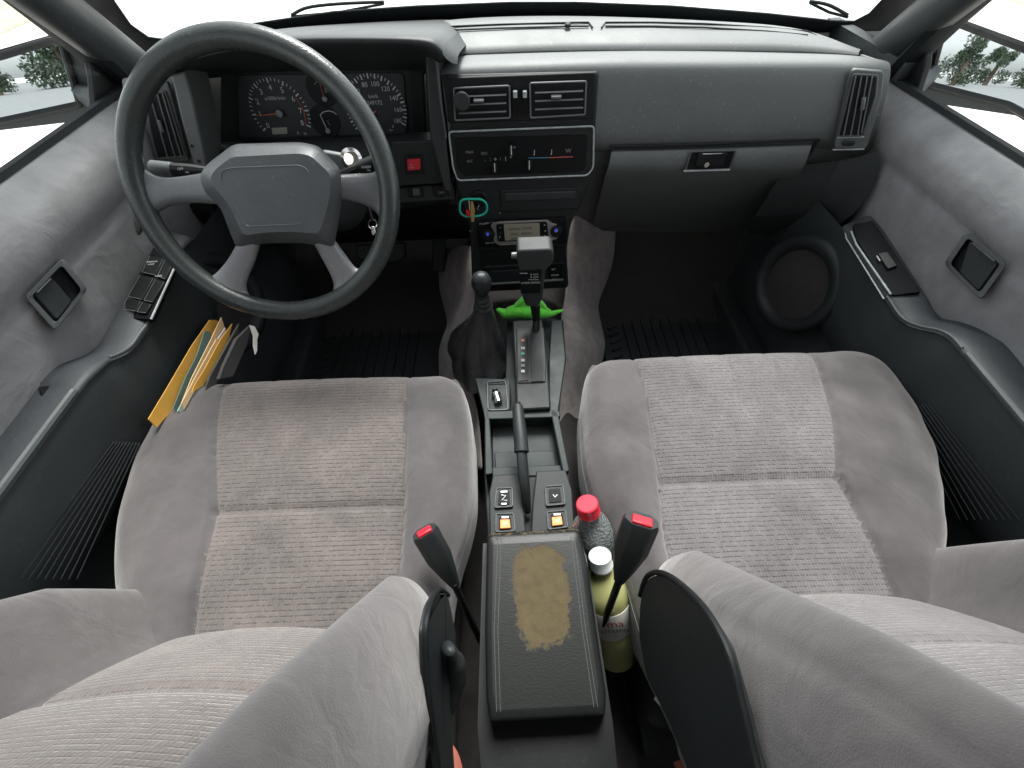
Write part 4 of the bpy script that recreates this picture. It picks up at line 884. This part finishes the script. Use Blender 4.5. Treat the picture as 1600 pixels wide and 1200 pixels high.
# ================================================================== SEATS
def interp(tab, y):
    tab = sorted(tab)
    if y <= tab[0][0]: return tab[0][1]
    for (a, b_), (c, d_) in zip(tab, tab[1:]):
        if y <= c: return b_+(d_-b_)*(y-a)/(c-a)
    return tab[-1][1]
def smooth_tab(pts, n=6):
    q = cr([Vector((a, b_, 0)) for a, b_ in pts], n); return [(v.x, v.y) for v in q]
def pad(y0, y1, lo, hi, inL, inR, zf, seams, zbot, nx=120, ny=110, r=.05, rf=.045):
    """upholstered pad as a heightfield with a skirt; returns MB (mi 0 velour, 1 insert)"""
    mb = MB(); rows = []; meta = []
    for j in range(ny+1):
        t_ = j/ny; y = y0+(y1-y0)*(1-(1-t_)**1.35)
        a = lo(y); b_ = hi(y); row = []; mrow = []
        il, ir = inL(y), inR(y)
        for i in range(nx+1):
            s = -1+2*i/nx; s = .75*s+.25*sin(s*pi/2); x = (a+b_)/2+(b_-a)/2*s
            dx = min(x-a, b_-x); dy = y1-y
            z = zf(x, y, il, ir)
            ex = max(0, 1-dx/r); ey = max(0, 1-dy/rf); e = min(1, sqrt(ex*ex+ey*ey))
            z -= (1-sqrt(max(0, 1-e*e)))*r*1.0
            for sm in seams: z -= sm(x, y, il, ir)
            row.append(Vector((x, y, z))); mrow.append(1 if il < x < ir else 0)
        rows.append(row); meta.append(mrow)
    n = nx+1; vs = [p for r_ in rows for p in r_]; fs = []; ms = []
    for j in range(ny):
        for i in range(nx):
            fs.append((j*n+i, j*n+i+1, (j+1)*n+i+1, (j+1)*n+i)); ms.append(meta[j][i] and meta[j][i+1])
    mb.v = vs; mb.f = fs; mb.m = [int(bool(k)) for k in ms]
    edge = [rows[j][0] for j in range(ny+1)]+rows[ny][1:]+[rows[j][nx] for j in range(ny-1, -1, -1)]
    cen = Vector(((lo(y0)+hi(y0))/2, (y0+y1)/2, 0))
    def low(f, z): return [Vector((p.x+(cen.x-p.x)*f, p.y+(cen.y-p.y)*f, p.z+(z-p.z))) for p in edge]
    mb.loft([edge, [Vector((p.x+(cen.x-p.x)*-.006, p.y+(cen.y-p.y)*-.006, p.z-.02)) for p in edge], low(.0, zbot+.05), low(.04, zbot)])
    return mb
def g(x, s): return math.exp(-(x/s)**2)
def seat(sx, label, cx, outer_px, inner_px, inL_px, inR_px, front, seam_px, frontz):
    L = sx < 0
    t_ = thing('car_seat', label, 'car seat', (cx, .2, .02), 'front seats')
    Z = .340
    lo_t = smooth_tab(sorted([(P(x, y, Z=Z).y, P(x, y, Z=Z).x) for x, y in (outer_px if L else inner_px)]))
    hi_t = smooth_tab(sorted([(P(x, y, Z=Z).y, P(x, y, Z=Z).x) for x, y in (inner_px if L else outer_px)]))
    il_t = smooth_tab(sorted([(P(x, y, Z=.375).y, P(x, y, Z=.375).x) for x, y in inL_px]))
    ir_t = smooth_tab(sorted([(P(x, y, Z=.375).y, P(x, y, Z=.375).x) for x, y in inR_px]))
    y1 = front; ys = P(*seam_px, Z=.37).y
    def zf(x, y, il, ir):
        z = .366+frontz*max(0, min(1, (y-.1)/.35))-.012*max(0, (.12-y)/.12)
        if il < x < ir:
            u = (x-il)/(ir-il); du = 4*u*(1-u)
            if y > ys: v = (y-ys)/(y1+.03-ys); dv = (4*v*(1-v))**.5 if 0 < v < 1 else 0
            else: v = max(0, (y-(-.15))/(ys+.15)); dv = (4*v*(1-v))**.5 if 0 < v < 1 else 0
            z += .004*du**.5+.008*dv*(.5+.5*du**.3)
            for k in (.25, .5, .75): z -= .0016*g(u-k, .02)
        else:
            a = (il-interp(lo_t, y)) if x < il else (interp(hi_t, y)-ir); q = (il-x) if x < il else (x-ir)
            u = max(0, min(1, q/max(.02, a))); fr_ = max(0, min(1, (y1-y)/.22)); z += .007*fr_+.004+.013*fr_*max(0, sin(pi*min(1, u*1.1)))**1.3
            z += .0022*sin(x*70+y*33)*sin(y*41-x*20)*(1 if (x < il) == L else .4)
        return z
    seams = [lambda x, y, il, ir: .0035*g(x-il, .003)+.0035*g(x-ir, .003), lambda x, y, il, ir: (.005*g(y-ys, .004) if il <= x <= ir else 0)]
    mb = pad(-.10, y1, lambda y: interp(lo_t, y), lambda y: interp(hi_t, y), lambda y: interp(il_t, y), lambda y: interp(ir_t, y), zf, seams, .20, r=.038, rf=.042)
    cu = mb.build('cushion', [M['velour'], M['insert' if L else 'insert2']], t_, mat4=Matrix.Translation((cx, 0, 0)) if 0 else None, sharp=180)
    # piping round the inner edge
    pts = [Vector((x, y, Z-.022)) for y, x in (hi_t if L else lo_t) if y > .0]
    mb = MB(); mb.tube(pts, .0018, 6); mb.build('piping', M['edge'], cu)
    mb = MB(); mb.box((cx, .17, .16), (.40, .46, .10)); mb.build('seat_base', M['black'], t_, bevel=.02)
    for q in (-.17, .17):
        mb = MB(); mb.box((cx+q, .18, .05), (.03, .56, .05)); mb.build('seat_rail', M['darkdash'], t_)
    # backrest ------------------------------------------------
    be = radians(24); hinge = Vector((cx+sx*.012, .045 if L else .06, .40))
    ya = Vector((0, -sin(be), cos(be))); za = Vector((0, cos(be), sin(be))); xa = Vector((1, 0, 0))
    M4 = Matrix(((xa.x, ya.x, za.x, hinge.x), (xa.y, ya.y, za.y, hinge.y), (xa.z, ya.z, za.z, hinge.z), (0, 0, 0, 1)))
    hw = .245
    def wL(y): return hw*(1-.10*max(0, (y-.35)/.3))*(1-.10*max(0, (.02-y)/.1))
    insw = lambda y: .118+.03*max(0, y)
    def zb(x, y, il, ir):
        z = 0; ax = abs(x); iw = insw(y)
        prof = .090*(.6+.4*min(1, max(0, (y+.08)/.14)))*(1-.35*max(0, (y-.3)/.35))
        if ax > iw:
            u = min(1, (ax-iw)/(wL(y)-iw)); z += prof*((.5-.5*cos(u/.6*pi))**.85 if u < .6 else cos((u-.6)/.4*pi/2*.5))
        else: z += .010*(1-(ax/iw)**2)+.006*abs(sin((y-.12)*pi/.16))**.5
        return z
    sb = [lambda x, y, il, ir: .006*g(x-il, .004)+.006*g(x-ir, .004), lambda x, y, il, ir: .004*g(y-.12, .005)*(1 if abs(x) < ir else 0), lambda x, y, il, ir: .004*g(abs(x)-(.236-.05*max(0, y)), .0025)*(1 if abs(x) > ir+.02 else 0), lambda x, y, il, ir: .005*g(y-.28, .005)*(1 if abs(x) < ir else 0)]
    mb = pad(-.12, .60, lambda y: -wL(y), wL, lambda y: -insw(y), insw, zb, sb, -.075, nx=120, ny=120, r=.065, rf=.06)
    bk = mb.build('backrest', [M['velour'], M['insert' if L else 'insert2']], t_, mat4=M4, sharp=180)
    # plastic side trim on the inner flank
    X0 = (-.120 if L else .105)
    T = [(700, 930), (686, 922), (672, 945), (664, 985), (666, 1040), (672, 1110), (690, 1230), (690, 1320), (712, 1230), (704, 1100), (712, 1040), (712, 985)] if L else [(1040, 897), (1012, 900), (1000, 930), (997, 990), (1010, 1060), (1040, 1120), (1072, 1200), (1100, 1300), (1215, 1300), (1180, 1185), (1160, 1100), (1135, 1010), (1092, 940)]
    if L: TP = [P(x, y, X=X0+(.012 if x > 695 else 0)) for x, y in rnd(T, 10)]
    else: TP = [P(x, y, X=X0) for x, y in rnd(T, 14)]
    mb = MB(); mb.prism(TP, (sx*.006, 0, 0)); tr_ = mb.build('side_trim', M['darkdash'], t_, bevel=.005, seg=3)
    half = TP[:len(TP)]
    ed = [P(x, y, X=X0) for x, y in ([(700, 930), (686, 922), (672, 945), (664, 985), (666, 1040), (672, 1110), (690, 1230)] if L else [(1000, 930), (1012, 900), (1040, 897), (1092, 940), (1135, 1010), (1160, 1100), (1180, 1185), (1210, 1290)])]
    mb = MB(); mb.tube(cr(ed, 6), .0028, 8); mb.build('trim_bead', M['black'], tr_)
    # recliner lever
    if L:
        mb = MB(); mb.tube(cr([P(x, y, Z=z) for x, y, z in ((700, 1012, .52), (712, 1030, .50), (714, 1060, .475), (706, 1088, .455), (700, 1106, .445))], 4), [.008]*4+[.011]*5+[.010]*4+[.009]*4, 12, flat=.7); mb.build('recliner_lever', M['darkdash'], t_, sharp=180)
    return t_
seat(-1, 'driver seat in grey velour behind the steering wheel', -.355,
     [(372, 588), (320, 610), (280, 640), (245, 690), (218, 750), (200, 810), (192, 870), (193, 930), (200, 1000), (215, 1080)],
     [(680, 580), (706, 590), (725, 615), (736, 660), (739, 720), (738, 780), (728, 830), (712, 880), (700, 930), (690, 1000), (672, 1080), (640, 1200)],
     [(372, 578), (355, 605), (343, 660), (338, 720), (335, 800), (318, 870), (302, 940), (292, 1000)], [(640, 575), (636, 660), (632, 800), (626, 870), (622, 930), (620, 1000)],
     .480, (500, 796), .016)
seat(1, 'passenger seat in grey velour facing the glovebox', .345,
     [(1300, 548), (1350, 568), (1395, 615), (1425, 665), (1448, 720), (1462, 790), (1465, 850), (1462, 900), (1455, 960), (1440, 1050)],
     [(935, 562), (918, 585), (910, 630), (911, 690), (917, 740), (935, 800), (955, 840), (975, 880), (990, 930), (1012, 1000), (1050, 1080), (1110, 1200)],
     [(990, 560), (1000, 600), (1015, 660), (1024, 720), (1030, 765), (1040, 850), (1060, 920), (1075, 980)], [(1262, 548), (1282, 600), (1300, 660), (1308, 720), (1312, 748), (1345, 810), (1375, 870), (1400, 930), (1420, 985)],
     .505, (1170, 752), .014)

# ================================================================== CENTRE CONSOLE
con = thing('centre_console', 'grey plastic centre console running between the two seats', 'console', (0, .3, .1))
CP = Plane((0, .4, .285), (0, -.10, 1), up=(0, 1, 0))
# top frame built from rails round real openings
def cs(name, px, h, d, mat, par, bev=.002, r=0): return slab(name, px, CP, d, mat, par, h=h, bevel=bev, r=r)
base = cs('console_body', [(742, 590), (757, 640), (757, 740), (763, 850), (765, 1125), (800, 1135), (900, 1130), (903, 850), (888, 735), (872, 650), (885, 560), (880, 500), (845, 492), (792, 492), (790, 590)], -.045, .14, M['console'], con)
cs('left_rail', [(742, 590), (790, 592), (791, 600), (760, 601), (764, 642), (768, 700), (770, 740), (758, 742), (757, 650)], 0, .05, M['console'], con)
cs('tray_rim', [(762, 594), (765, 642), (797, 640), (794, 592)], -.002, .002, M['console'], con, 0)
b1 = cs('right_rail', [(862, 500), (878, 500), (884, 560), (872, 645), (890, 735), (880, 740), (862, 650), (858, 640), (858, 560)], 0, .05, M['console'], con)
cs('cross_rail', [(755, 642), (796, 641), (862, 638), (874, 642), (876, 651), (862, 652), (768, 655), (757, 654)], .0, .05, M['console'], con)
cs('rear_cross_rail', [(764, 730), (884, 726), (888, 742), (766, 746)], -.012, .03, M['console'], con)
cs('tray_floor', [(768, 655), (862, 652), (876, 735), (770, 738)], -.038, .02, M['console'], con)
cs('tray_divider_plate', [(772, 706), (866, 704), (870, 728), (774, 732)], -.034, .006, M['console'], con)
# small lighter tray
cs('lighter_tray', [(762, 598), (790, 596), (794, 640), (764, 642)], -.020, .02, M['darkdash'], con)
mb = MB(); loop(mb, CP, [(761, 597), (790, 595), (794, 640), (763, 641)], .0016, h=.001, rc=4); mb.build('lighter_tray_rim', M['grey'], con)
for (nm, q) in (('a', [(790, 592), (797, 592), (797, 641), (793, 641)]),): cs('tray_side_rail', q, 0, .04, M['console'], con)
# shift quadrant
qd = cs('shift_quadrant', [(800, 500), (848, 498), (856, 560), (861, 638), (807, 641), (803, 560)], .010, .03, M['darkdash'], con, .005, 4)
slab('quadrant_rim', [(806, 512), (850, 512), (853, 560), (853, 597), (808, 599), (807, 560)], CP, .004, M['trim'], qd, h=.0125, bevel=.002, r=3)
slab('indicator_window', [(810, 518), (824, 518), (826, 560), (826, 594), (811, 595), (810, 560)], CP, .003, M['gloss'], qd, h=.0145)
for y, m_, s in ((532, 'redprint', 'P'), (544, 'white', 'R'), (553, 'green', 'N'), (563, 'white', 'D'), (571, 'dim', '2'), (580, 'white', '1')):
    mk = MB(); mk.box(CP(817, y, .0155), (.007, .0065, .001)); mk.build('gear_mark', M[m_], qd)
    mk = MB(); ptext(mk, s, CP, 817, y+.5, 4, h=.0165); mk.build('gear_letter', M['gloss'] if m_ != 'redprint' else M['white'], qd)
slab('shift_slot', [(829, 516), (846, 516), (849, 560), (849, 595), (831, 596), (829, 560)], CP, .003, plain('satin_slide', (.028, .033, .033), .5, spec=.2), qd, h=.0145)
# rear switch ramps with the slot for the hand brake
for q in ([(770, 742), (812, 740), (818, 790), (822, 832), (765, 838), (764, 770)], [(838, 736), (884, 734), (894, 765), (898, 828), (830, 832), (832, 790)]):
    cs('switch_ramp', q, .012, .05, M['darkdash'], con, .004, 3)
slot = cs('handbrake_slot', [(812, 742), (838, 740), (832, 835), (820, 835)], -.015, .02, M['black'], con, 0)
for k, (q, lens) in enumerate((([(775, 762), (801, 761), (802, 792), (772, 794)], 'm'), ([(851, 759), (880, 757), (884, 788), (853, 791)], 'k'), ([(774, 802), (803, 801), (806, 830), (774, 832)], 'o'), ([(854, 799), (884, 796), (888, 824), (856, 828)], 'o'))):
    cx = sum(a for a, b_ in q)/4; cy = sum(b_ for a, b_ in q)/4
    s_ = slab('console_switch', q, CP, .004, M['trim'], con, h=.0155, bevel=.001, r=3)
    mb = MB(); loop(mb, CP, [(a*.94+cx*.06, b_*.94+cy*.06) for a, b_ in q], .0012, h=.0165, rc=3, n=6); mb.build('switch_rim', M['grey'], s_)
    inq = [(a*.62+cx*.38, b_*.66+cy*.34) for a, b_ in q]
    slab('switch_well', inq, CP, .003, M['gloss'], s_, h=.0175, r=2)
    if lens == 'o': slab('orange_lens', [(a*.5+cx*.5, b_*.45+cy*.55+2) for a, b_ in q], CP, .004, M['orange'], s_, h=.021, bevel=.0006)
    mk = MB()
    if lens != 'k': mk.box(CP(cx, cy-(9 if lens == 'm' else 8), .0182), (.012, .003, .001))
    if lens == 'm': mk.tube([CP(cx-4, cy-4, .0185), CP(cx+3, cy-3, .0185), CP(cx-3, cy+4, .0185), CP(cx+5, cy+5, .0185)], .0012, 4); mk.box(CP(cx, cy+10, .0182), (.009, .003, .001))
    if lens == 'k': mk.tube([CP(cx-3, cy-1, .0185), CP(cx, cy+3, .0185), CP(cx+4, cy-1, .0185)], .0011, 4)
    if lens == 'o': ptext(mk, 'W', CP, cx, cy+2, 5, h=.0215)
    mk.build('switch_print', M['white'], s_)
mb = MB(); loop(mb, ST, [(0, 0), (1, 0), (1, 1)], .0001) if 0 else None
# storage box body and padded lid
zt = .385
LB = Plane((0, .07, zt), (0, -.03, 1), up=(0, 1, 0))
lidq = [(761, 834), (905, 826), (918, 880), (932, 985), (947, 1085), (945, 1118), (766, 1128), (760, 1090), (758, 985)]
mb = MB()
def lr(k, h): 
    cx, cy = 845, 975; return [LB(cx+(x-cx)*k, cy+(y-cy)*(k if k < 1 else k), h) for x, y in rnd(lidq, 8)]
rs = [lr(1.0, -.045), lr(1.0, -.008), lr(.985, -.002), lr(.955, 0), lr(.88, .001)]
mb.loft(rs, closed=True); mb.add(rs[-1], [tuple(range(len(rs[-1])))]); mb.add(rs[0], [tuple(range(len(rs[0])))])
lid = mb.build('armrest_lid', M['lid'], con, mat4=Matrix.Translation((-.008, .07, zt)) if 0 else None, sharp=60)
for q in ([(778, 842), (772, 985), (776, 1112)], [(783, 842), (778, 985), (782, 1112)], [(897, 838), (915, 985), (934, 1105)], [(892, 838), (910, 985), (928, 1105)]):
    mb = MB(); mb.tube([LB(x, y, .0008) for x, y in q], .0007, 4); mb.build('lid_seam', M['trim'], lid)
mb = MB(); rs = [[Vector((x, y, z)) for x, y in ((-.088, .175), (.066, .18), (.072, -.04), (.070, -.085), (-.086, -.085), (-.092, -.04))] for z in (zt-.05, .08)]
mb.loft(rs, closed=True); mb.add(rs[0], [tuple(range(6))]); mb.build('storage_box', M['black'], con, bevel=.012, seg=3)

# gear selector
GS = Plane((0, .635, .45), (0, -1, -.1))
gs = thing('gear_selector', 'automatic gear selector with T shaped grey grip on console', 'gear lever', CP(835, 535))
mb = MB(); mb.tube([CP(837, 545, -.01), GS(838, 500), GS(836, 476)], [.009, .009, .012], 10, flat=.8); mb.build('shaft', M['black'], gs)
mb = MB(); mb.prism([GS(x, y, .018) for x, y in rnd([(808, 392), (862, 390), (866, 398), (865, 412), (852, 422), (850, 450), (848, 468), (842, 479), (822, 480), (816, 465), (812, 425), (808, 410)], 5)], -GS.n*.038); grp = mb.build('grip', M['trim'], gs, bevel=.009, seg=4)
mb = MB(); mb.prism([GS(x, y, .0195) for x, y in ((811, 424), (846, 422), (844, 458), (814, 459))], -GS.n*.003); mb.build('grip_plate', M['gloss'], grp)
mb = MB(); mb.tube([GS(808, 399, 0), GS(799, 399, 0)], [.0065, .0055], 10); mb.build('release_button', M['vane'], gs, bevel=.001)
mk = MB(); ptext(mk, 'ON', GS, 837, 429, 3.6, h=.0200); ptext(mk, 'OFF', GS, 837, 433.5, 3.6, h=.0200); ptext(mk, 'OVER DRIVE', GS, 829, 442, 3.8, h=.0200); mk.box(GS(830, 429, .0200), (.002, .0008, .002)); mk.box(GS(830, 433, .0200), (.002, .0008, .002)); mk.tube([GS(812, 427, .02), GS(824, 427, .02)], .0004, 4); mk.tube([GS(826, 437, .02), GS(842, 437, .02)], .0004, 4); mk.build('grip_print', M['white'], grp)
# transfer lever with boot
tl = thing('transfer_lever', 'ball topped transfer lever in a creased black leather boot', 'gear lever', P(748, 590, Z=.28))
kc = P(752, 441, Y=.60)
mb = MB(); mb.lathe([(.002, .022), (.010, .020), (.0165, .012), (.019, 0), (.017, -.013), (.013, -.024), (.012, -.04), (.001, -.042)], kc, (0, -.25, 1), 28); kn = mb.build('knob', M['darkdash'], tl, sharp=180)
mk = MB(); KP = Plane(kc+Vector((0, -.012, .020)), (0, -.6, .8)); ptext(mk, '4 2 H', KP, 752, 429, 3, h=.0018); mk.build('knob_print', M['white'], kn)
mb = MB(); 
mb.lathe([(.013, 0), (.015, -.006), (.013, -.012), (.016, -.018), (.014, -.024), (.018, -.030), (.016, -.04)], kc+Vector((0, -.002, -.03)), (0, -.1, 1), 20); mb.build('collar', M['rubber'], tl)
bt = MB(); rows = []; top = P(757, 476, Y=.60)
for j in range(28):
    f = j/27; row = []
    c = top.lerp(P(745, 552, Z=.262), f**.75)
    rx = .014+.048*f**.8; ry = .014+.085*f**1.1
    for k in range(72):
        a = 2*pi*k/64
        fold = 1+.13*f*sin(2*a+3*f+.5)+.17*min(1, f*2.5)*(1-.3*f)*abs(sin(3.5*a-2.2*f+.4*sin(3*f)))**.6+.03*sin(9*a+5*f)*f
        z = c.z-.006*f*sin(3*a+2)+.003*sin(f*9+2*a)
        row.append(Vector((c.x+rx*cos(a)*fold, c.y+ry*sin(a)*fold, z)))
    rows.append(row)
bt.loft(rows, closed=True); bt.build('boot', M['leather'], tl, sharp=180, subsurf=1)
# hand brake
hb_ = thing('hand_brake', 'black hand brake lever lying between the console switches', 'hand brake', CP(825, 790))
mb = MB(); mb.tube(cr([P(809, 634, Z=.345), P(811, 660, Z=.343), P(814, 690, Z=.338), P(815, 707, Z=.334)], 3), [.0095, .0105, .011, .0115, .012, .0125, .0125, .0125, .013, .013][:10], 14); mb.build('grip', M['darkdash'], hb_, bevel=.001)
mb = MB(); mb.lathe([(.006, 0), (.006, .004), (.004, .006)], P(809, 633, Z=.346), P(809, 626, Z=.349)-P(809, 634, Z=.346), 12); mb.build('button', M['black'], hb_)
mb = MB(); mb.tube([P(815, 706, Z=.334), P(818, 740, Z=.325), P(822, 775, Z=.30), P(825, 800, Z=.27)], [.0105, .0105, .009, .006], 12, flat=.8); mb.build('lever', M['darkdash'], hb_)
# chrome lighter plug in the small tray
PH = .004
lt = thing('lighter_plug', 'chrome cigarette lighter plug in the small console tray', 'lighter plug', CP(780, 628, -.018))
a = CP(773, 609, PH); b_ = CP(780, 632, PH); ax = (b_-a).normalized()
mb = MB(); mb.lathe([(.006, 0), (.006, .003), (.004, .005), (.004, .008)], a, ax, 16); mb.build('plug_knob', M['black'], lt)
mb = MB(); mb.lathe([(.004, .008), (.0095, .010), (.0095, .013), (.0075, .014), (.0075, .022), (.0085, .023), (.0085, .030), (.006, .032)], a, ax, 20); mb.build('plug_shell', M['chrome'], lt)

# green plush toy
pt = thing('plush_toy', 'bright green plush lizard wedged behind the gear selector', 'soft toy', P(826, 502, Z=.30))
def blob(mb, pts): mb.tube(cr([p for p, r in pts], 4), [q for i in range(len(pts)-1) for q in [pts[i][1]+(pts[i+1][1]-pts[i][1])*k/4 for k in range(4)]]+[pts[-1][1]], 14, flat=.9)
TY = .70
def tp(x, y): return P(x, y, Y=TY)
mb = MB(); blob(mb, [(tp(776, 483), .003), (tp(782, 486), .008), (tp(790, 490), .014), (tp(800, 488), .017), (tp(815, 486), .021), (tp(835, 486), .021), (tp(850, 488), .016), (tp(862, 490), .008), (tp(872, 487), .005), (tp(880, 485), .003)])
mb.prism([tp(x, y)+Vector((0, -.006, 0)) for x, y in rnd([(798, 486), (806, 476), (816, 466), (842, 467), (854, 480), (856, 488), (840, 494), (810, 494)], 4)], (0, .014, 0)); mb.build('toy_body', M['plush'], pt, sharp=180, bevel=.004)
mb = MB(); mb.lathe([(.0015, 0), (.001, .001)], tp(793, 487)+Vector((0, -.012, .002)), (0, -1, .3), 8); mb.build('eye', M['black'], pt)

# ---- seat belt buckles
def buckle(label, top, mid, end, w, zt_, zm, ze, roll):
    t_ = thing('belt_buckle', label, 'seat belt buckle', P(*end, Z=ze), 'seat belt buckles')
    A = P(*top, Z=zt_); B = P(*mid, Z=zm); C = P(*end, Z=ze); ax = (B-A).normalized()
    u = Vector((cos(roll), sin(roll), 0)); u = (u-ax*u.dot(ax)).normalized(); v = ax.cross(u)
    mb = MB(); rows = []; L_ = (B-A).length
    for f, wu, wv in ((0, .9, .85), (.06, 1, 1), (.45, .98, 1), (.8, .62, .8), (1.0, .36, .55)):
        c = A+ax*L_*f; rows.append([c+u*w*wu*cx+v*w*.62*wv*cy for cx, cy in ((-1, -.35), (-.55, -1), (.55, -1), (1, -.35), (1, .35), (.55, 1), (-.55, 1), (-1, .35))])
    mb.loft(rows, closed=True); mb.add(rows[0], [tuple(range(8))]); mb.add(rows[-1], [tuple(range(8))]); bd = mb.build('buckle_body', M['belt'], t_, bevel=.002, sharp=30)
    mb = MB(); mb.box(A-ax*.0005+v*w*.15*(1 if v.y < 0 else -1), (w*1.1, w*.62, .006), Matrix((u, v, ax)).transposed()); mb.build('release_button', M['red'], bd, bevel=.0015)
    mb = MB(); mb.tube(cr([B-ax*.01, B.lerp(C, .5)+Vector((0, 0, .004)), C], 4), .009, 10, flat=.55, ref=tuple(u)); mb.build('buckle_stem', M['black'], t_)
buckle('belt buckle leaning over the driver seat with a small red button', (663, 830), (712, 915), (750, 1000), .017, .46, .37, .20, .5)
buckle('belt buckle standing against the passenger seat beside the bottles', (1003, 812), (968, 905), (938, 985), .021, .50, .40, .25, -.35)

# ---- bottles
def bottle(name, label, cat, cap, base, zc, zb, R, capm, bodym, lab=False):
    A = P(*cap, Z=zc); B = P(*base, Z=zb); ax = (B-A).normalized(); H = (B-A).length
    t_ = thing(name, label, cat, B, 'drink bottles')
    mb = MB(); prof = [(.0138, .022)]+[(.0125, .026), (.0135, .032), (R*.62, .045), (R*.86, .058), (R, .075), (R, H*.55), (R*.97, H*.58), (R, H*.62), (R, H-.012), (R*.9, H-.003), (R*.3, H)]
    mb.lathe(prof, A, ax, 32); mb.build('bottle_body', bodym, t_, sharp=180)
    mb = MB(); n = 40
    mb.lathe([(.001, 0), (.0145, 0), (.0160, .0015), (.0162, .016), (.0168, .017), (.0168, .021), (.010, .021)], A, ax, 40); cp = mb.build('cap', capm, t_, sharp=40)
    if lab:
        mb = MB(); u = ax.orthogonal().normalized()
        mb.lathe([(R+.0006, .085), (R+.0008, .0855), (R+.0008, .14), (R+.0006, .1405)], A, ax, 40); lb = mb.build('bottle_label', M['label'], t_)
        # lettering facing the camera
        d = (CAM-(A+ax*.11)).normalized(); nrm = (d-ax*d.dot(ax)).normalized(); uu = nrm.cross(ax)*-1
        if uu.x < 0: uu = -uu
        uu = (uu*.9+nrm*.0).normalized()
        mk = MB(); q = A+ax*.100+nrm*(R+.0016)+uu*.006; textmesh(mk, 'ma', q, uu, -ax, .015, mi=0); mk.build('label_word', M['red'], lb)
        mk = MB(); q = A+ax*.116+nrm*(R+.0016)+uu*.004; textmesh(mk, 'VITAMIN', q, uu, -ax, .0075, mi=0); mk.build('label_line', M['black'], lb)
bottle('drink_bottle', 'clear bottle with a red cap wedged between console and seat', 'bottle', (917, 786), (945, 905), .40, .20, .036, M['capred'], M['clearb'])
bottle('drink_bottle', 'bottle of yellow drink with a white cap beside the armrest', 'bottle', (937, 867), (962, 1022), .365, .165, .035, M['capwhite'], M['drink'], lab=True)

# ---- papers by the driver door
def sheet(name, label, cat, px, X, mat, th=.0015, lean=.12):
    mb = MB(); pl = Plane(P(*px[0], X=X), (1, 0, lean)); mb.prism([pl(x, y) for x, y in px], (-th, 0, 0)); o = mb.build(name, mat); tag(o, label, cat, 'papers beside the driver seat'); return o
sheet('envelope', 'yellow manila envelope nearest the driver door', 'envelope', [(232, 655), (245, 668), (270, 640), (310, 575), (350, 512), (338, 500), (328, 500), (300, 540), (262, 605)], -0.635, M['manila'])
sheet('clear_folder', 'smoky green plastic folder behind the yellow envelope', 'folder', [(320, 517), (330, 519), (328, 560), (290, 640), (270, 640), (290, 590), (308, 555)], -0.625, M['greenfolder'])
sheet('envelope', 'pale beige envelope with the tallest pointed corner', 'envelope', [(346, 496), (352, 515), (330, 560), (300, 610), (280, 640), (300, 590), (330, 530)], -0.618, M['manila2'])
sheet('paper_sheet', 'mint green paper between the envelopes', 'paper', [(330, 545), (300, 600), (278, 642), (286, 645), (315, 600), (340, 555)], -0.613, M['mint'])
sheet('paper_sheet', 'thin white folded paper standing among the envelopes', 'paper', [(352, 512), (340, 530), (330, 552), (335, 556), (350, 532), (354, 520)], -0.609, M['paper'])
sheet('envelope', 'beige envelope in the middle of the paper bundle', 'envelope', [(338, 530), (350, 528), (330, 570), (300, 618), (288, 640), (284, 630), (305, 590)], -0.606, M['manila2'])
sheet('envelope', 'orange yellow envelope on the seat side of the bundle', 'envelope', [(363, 506), (358, 528), (340, 565), (318, 602), (300, 613), (304, 602), (318, 580), (345, 530)], -0.600, M['manila'])
sheet('folder', 'dark grey folder next to the orange envelope', 'folder', [(374, 506), (372, 530), (345, 590), (337, 600), (322, 606), (330, 585), (355, 540)], -0.585, M['folder'], .004)
sheet('folder', 'black folder standing closest to the driver seat', 'folder', [(393, 508), (385, 540), (364, 588), (343, 592), (350, 572), (370, 530)], -0.565, M['folder'], .006)
o = sheet('paper_tag', 'torn white paper tag hanging over the dark folder', 'paper tag', [(390, 508), (398, 510), (404, 522), (402, 530), (402, 548), (399, 554), (396, 540), (396, 525)], -.50, M['paper'], .001)
# carpet strips of the sill
mb = MB(); mb.tube([P(x, y, Z=.06) for x, y in ((432, 500), (425, 540), (400, 590), (380, 640))], .022, 8, flat=.5); mb.tube([P(x, y, Z=.06) for x, y in ((470, 498), (455, 545), (435, 590), (420, 640))], .018, 8, flat=.5); mb.build('sill_carpet', M['carpet'], kind='structure')
mb = MB(); mb.tube([P(x, y, Z=.05) for x, y in ((1150, 470), (1180, 500), (1205, 530), (1240, 570))], .020, 8, flat=.5); mb.build('sill_carpet', M['carpet'], kind='structure')
# things on the rear floor
mb = MB(); mb.tube(cr([P(x, y, Z=.20) for x, y in ((678, 1172), (695, 1172), (706, 1184), (714, 1215), (716, 1260))], 5), .012, 8, flat=.5); o = mb.build('coral_strap', M['coral']); tag(o, 'coral coloured strap curling on the floor behind the driver seat', 'strap')
mb = MB(); mb.tube(cr([P(x, y, Z=.20) for x, y in ((1060, 1205), (1085, 1195), (1125, 1192), (1130, 1215))], 5), .012, 8, flat=.5); o = mb.build('coral_strap', M['coral']); tag(o, 'coral coloured strap end behind the passenger seat', 'strap')
mb = MB(); q = [P(x, y, Z=.25) for x, y in ((1022, 1092), (1030, 1078), (1038, 1096), (1031, 1103))]; mb.prism(q, (0, 0, -.002)); o = mb.build('small_tag', M['paper']); tag(o, 'small white tag in the dark gap beside the passenger backrest', 'tag')
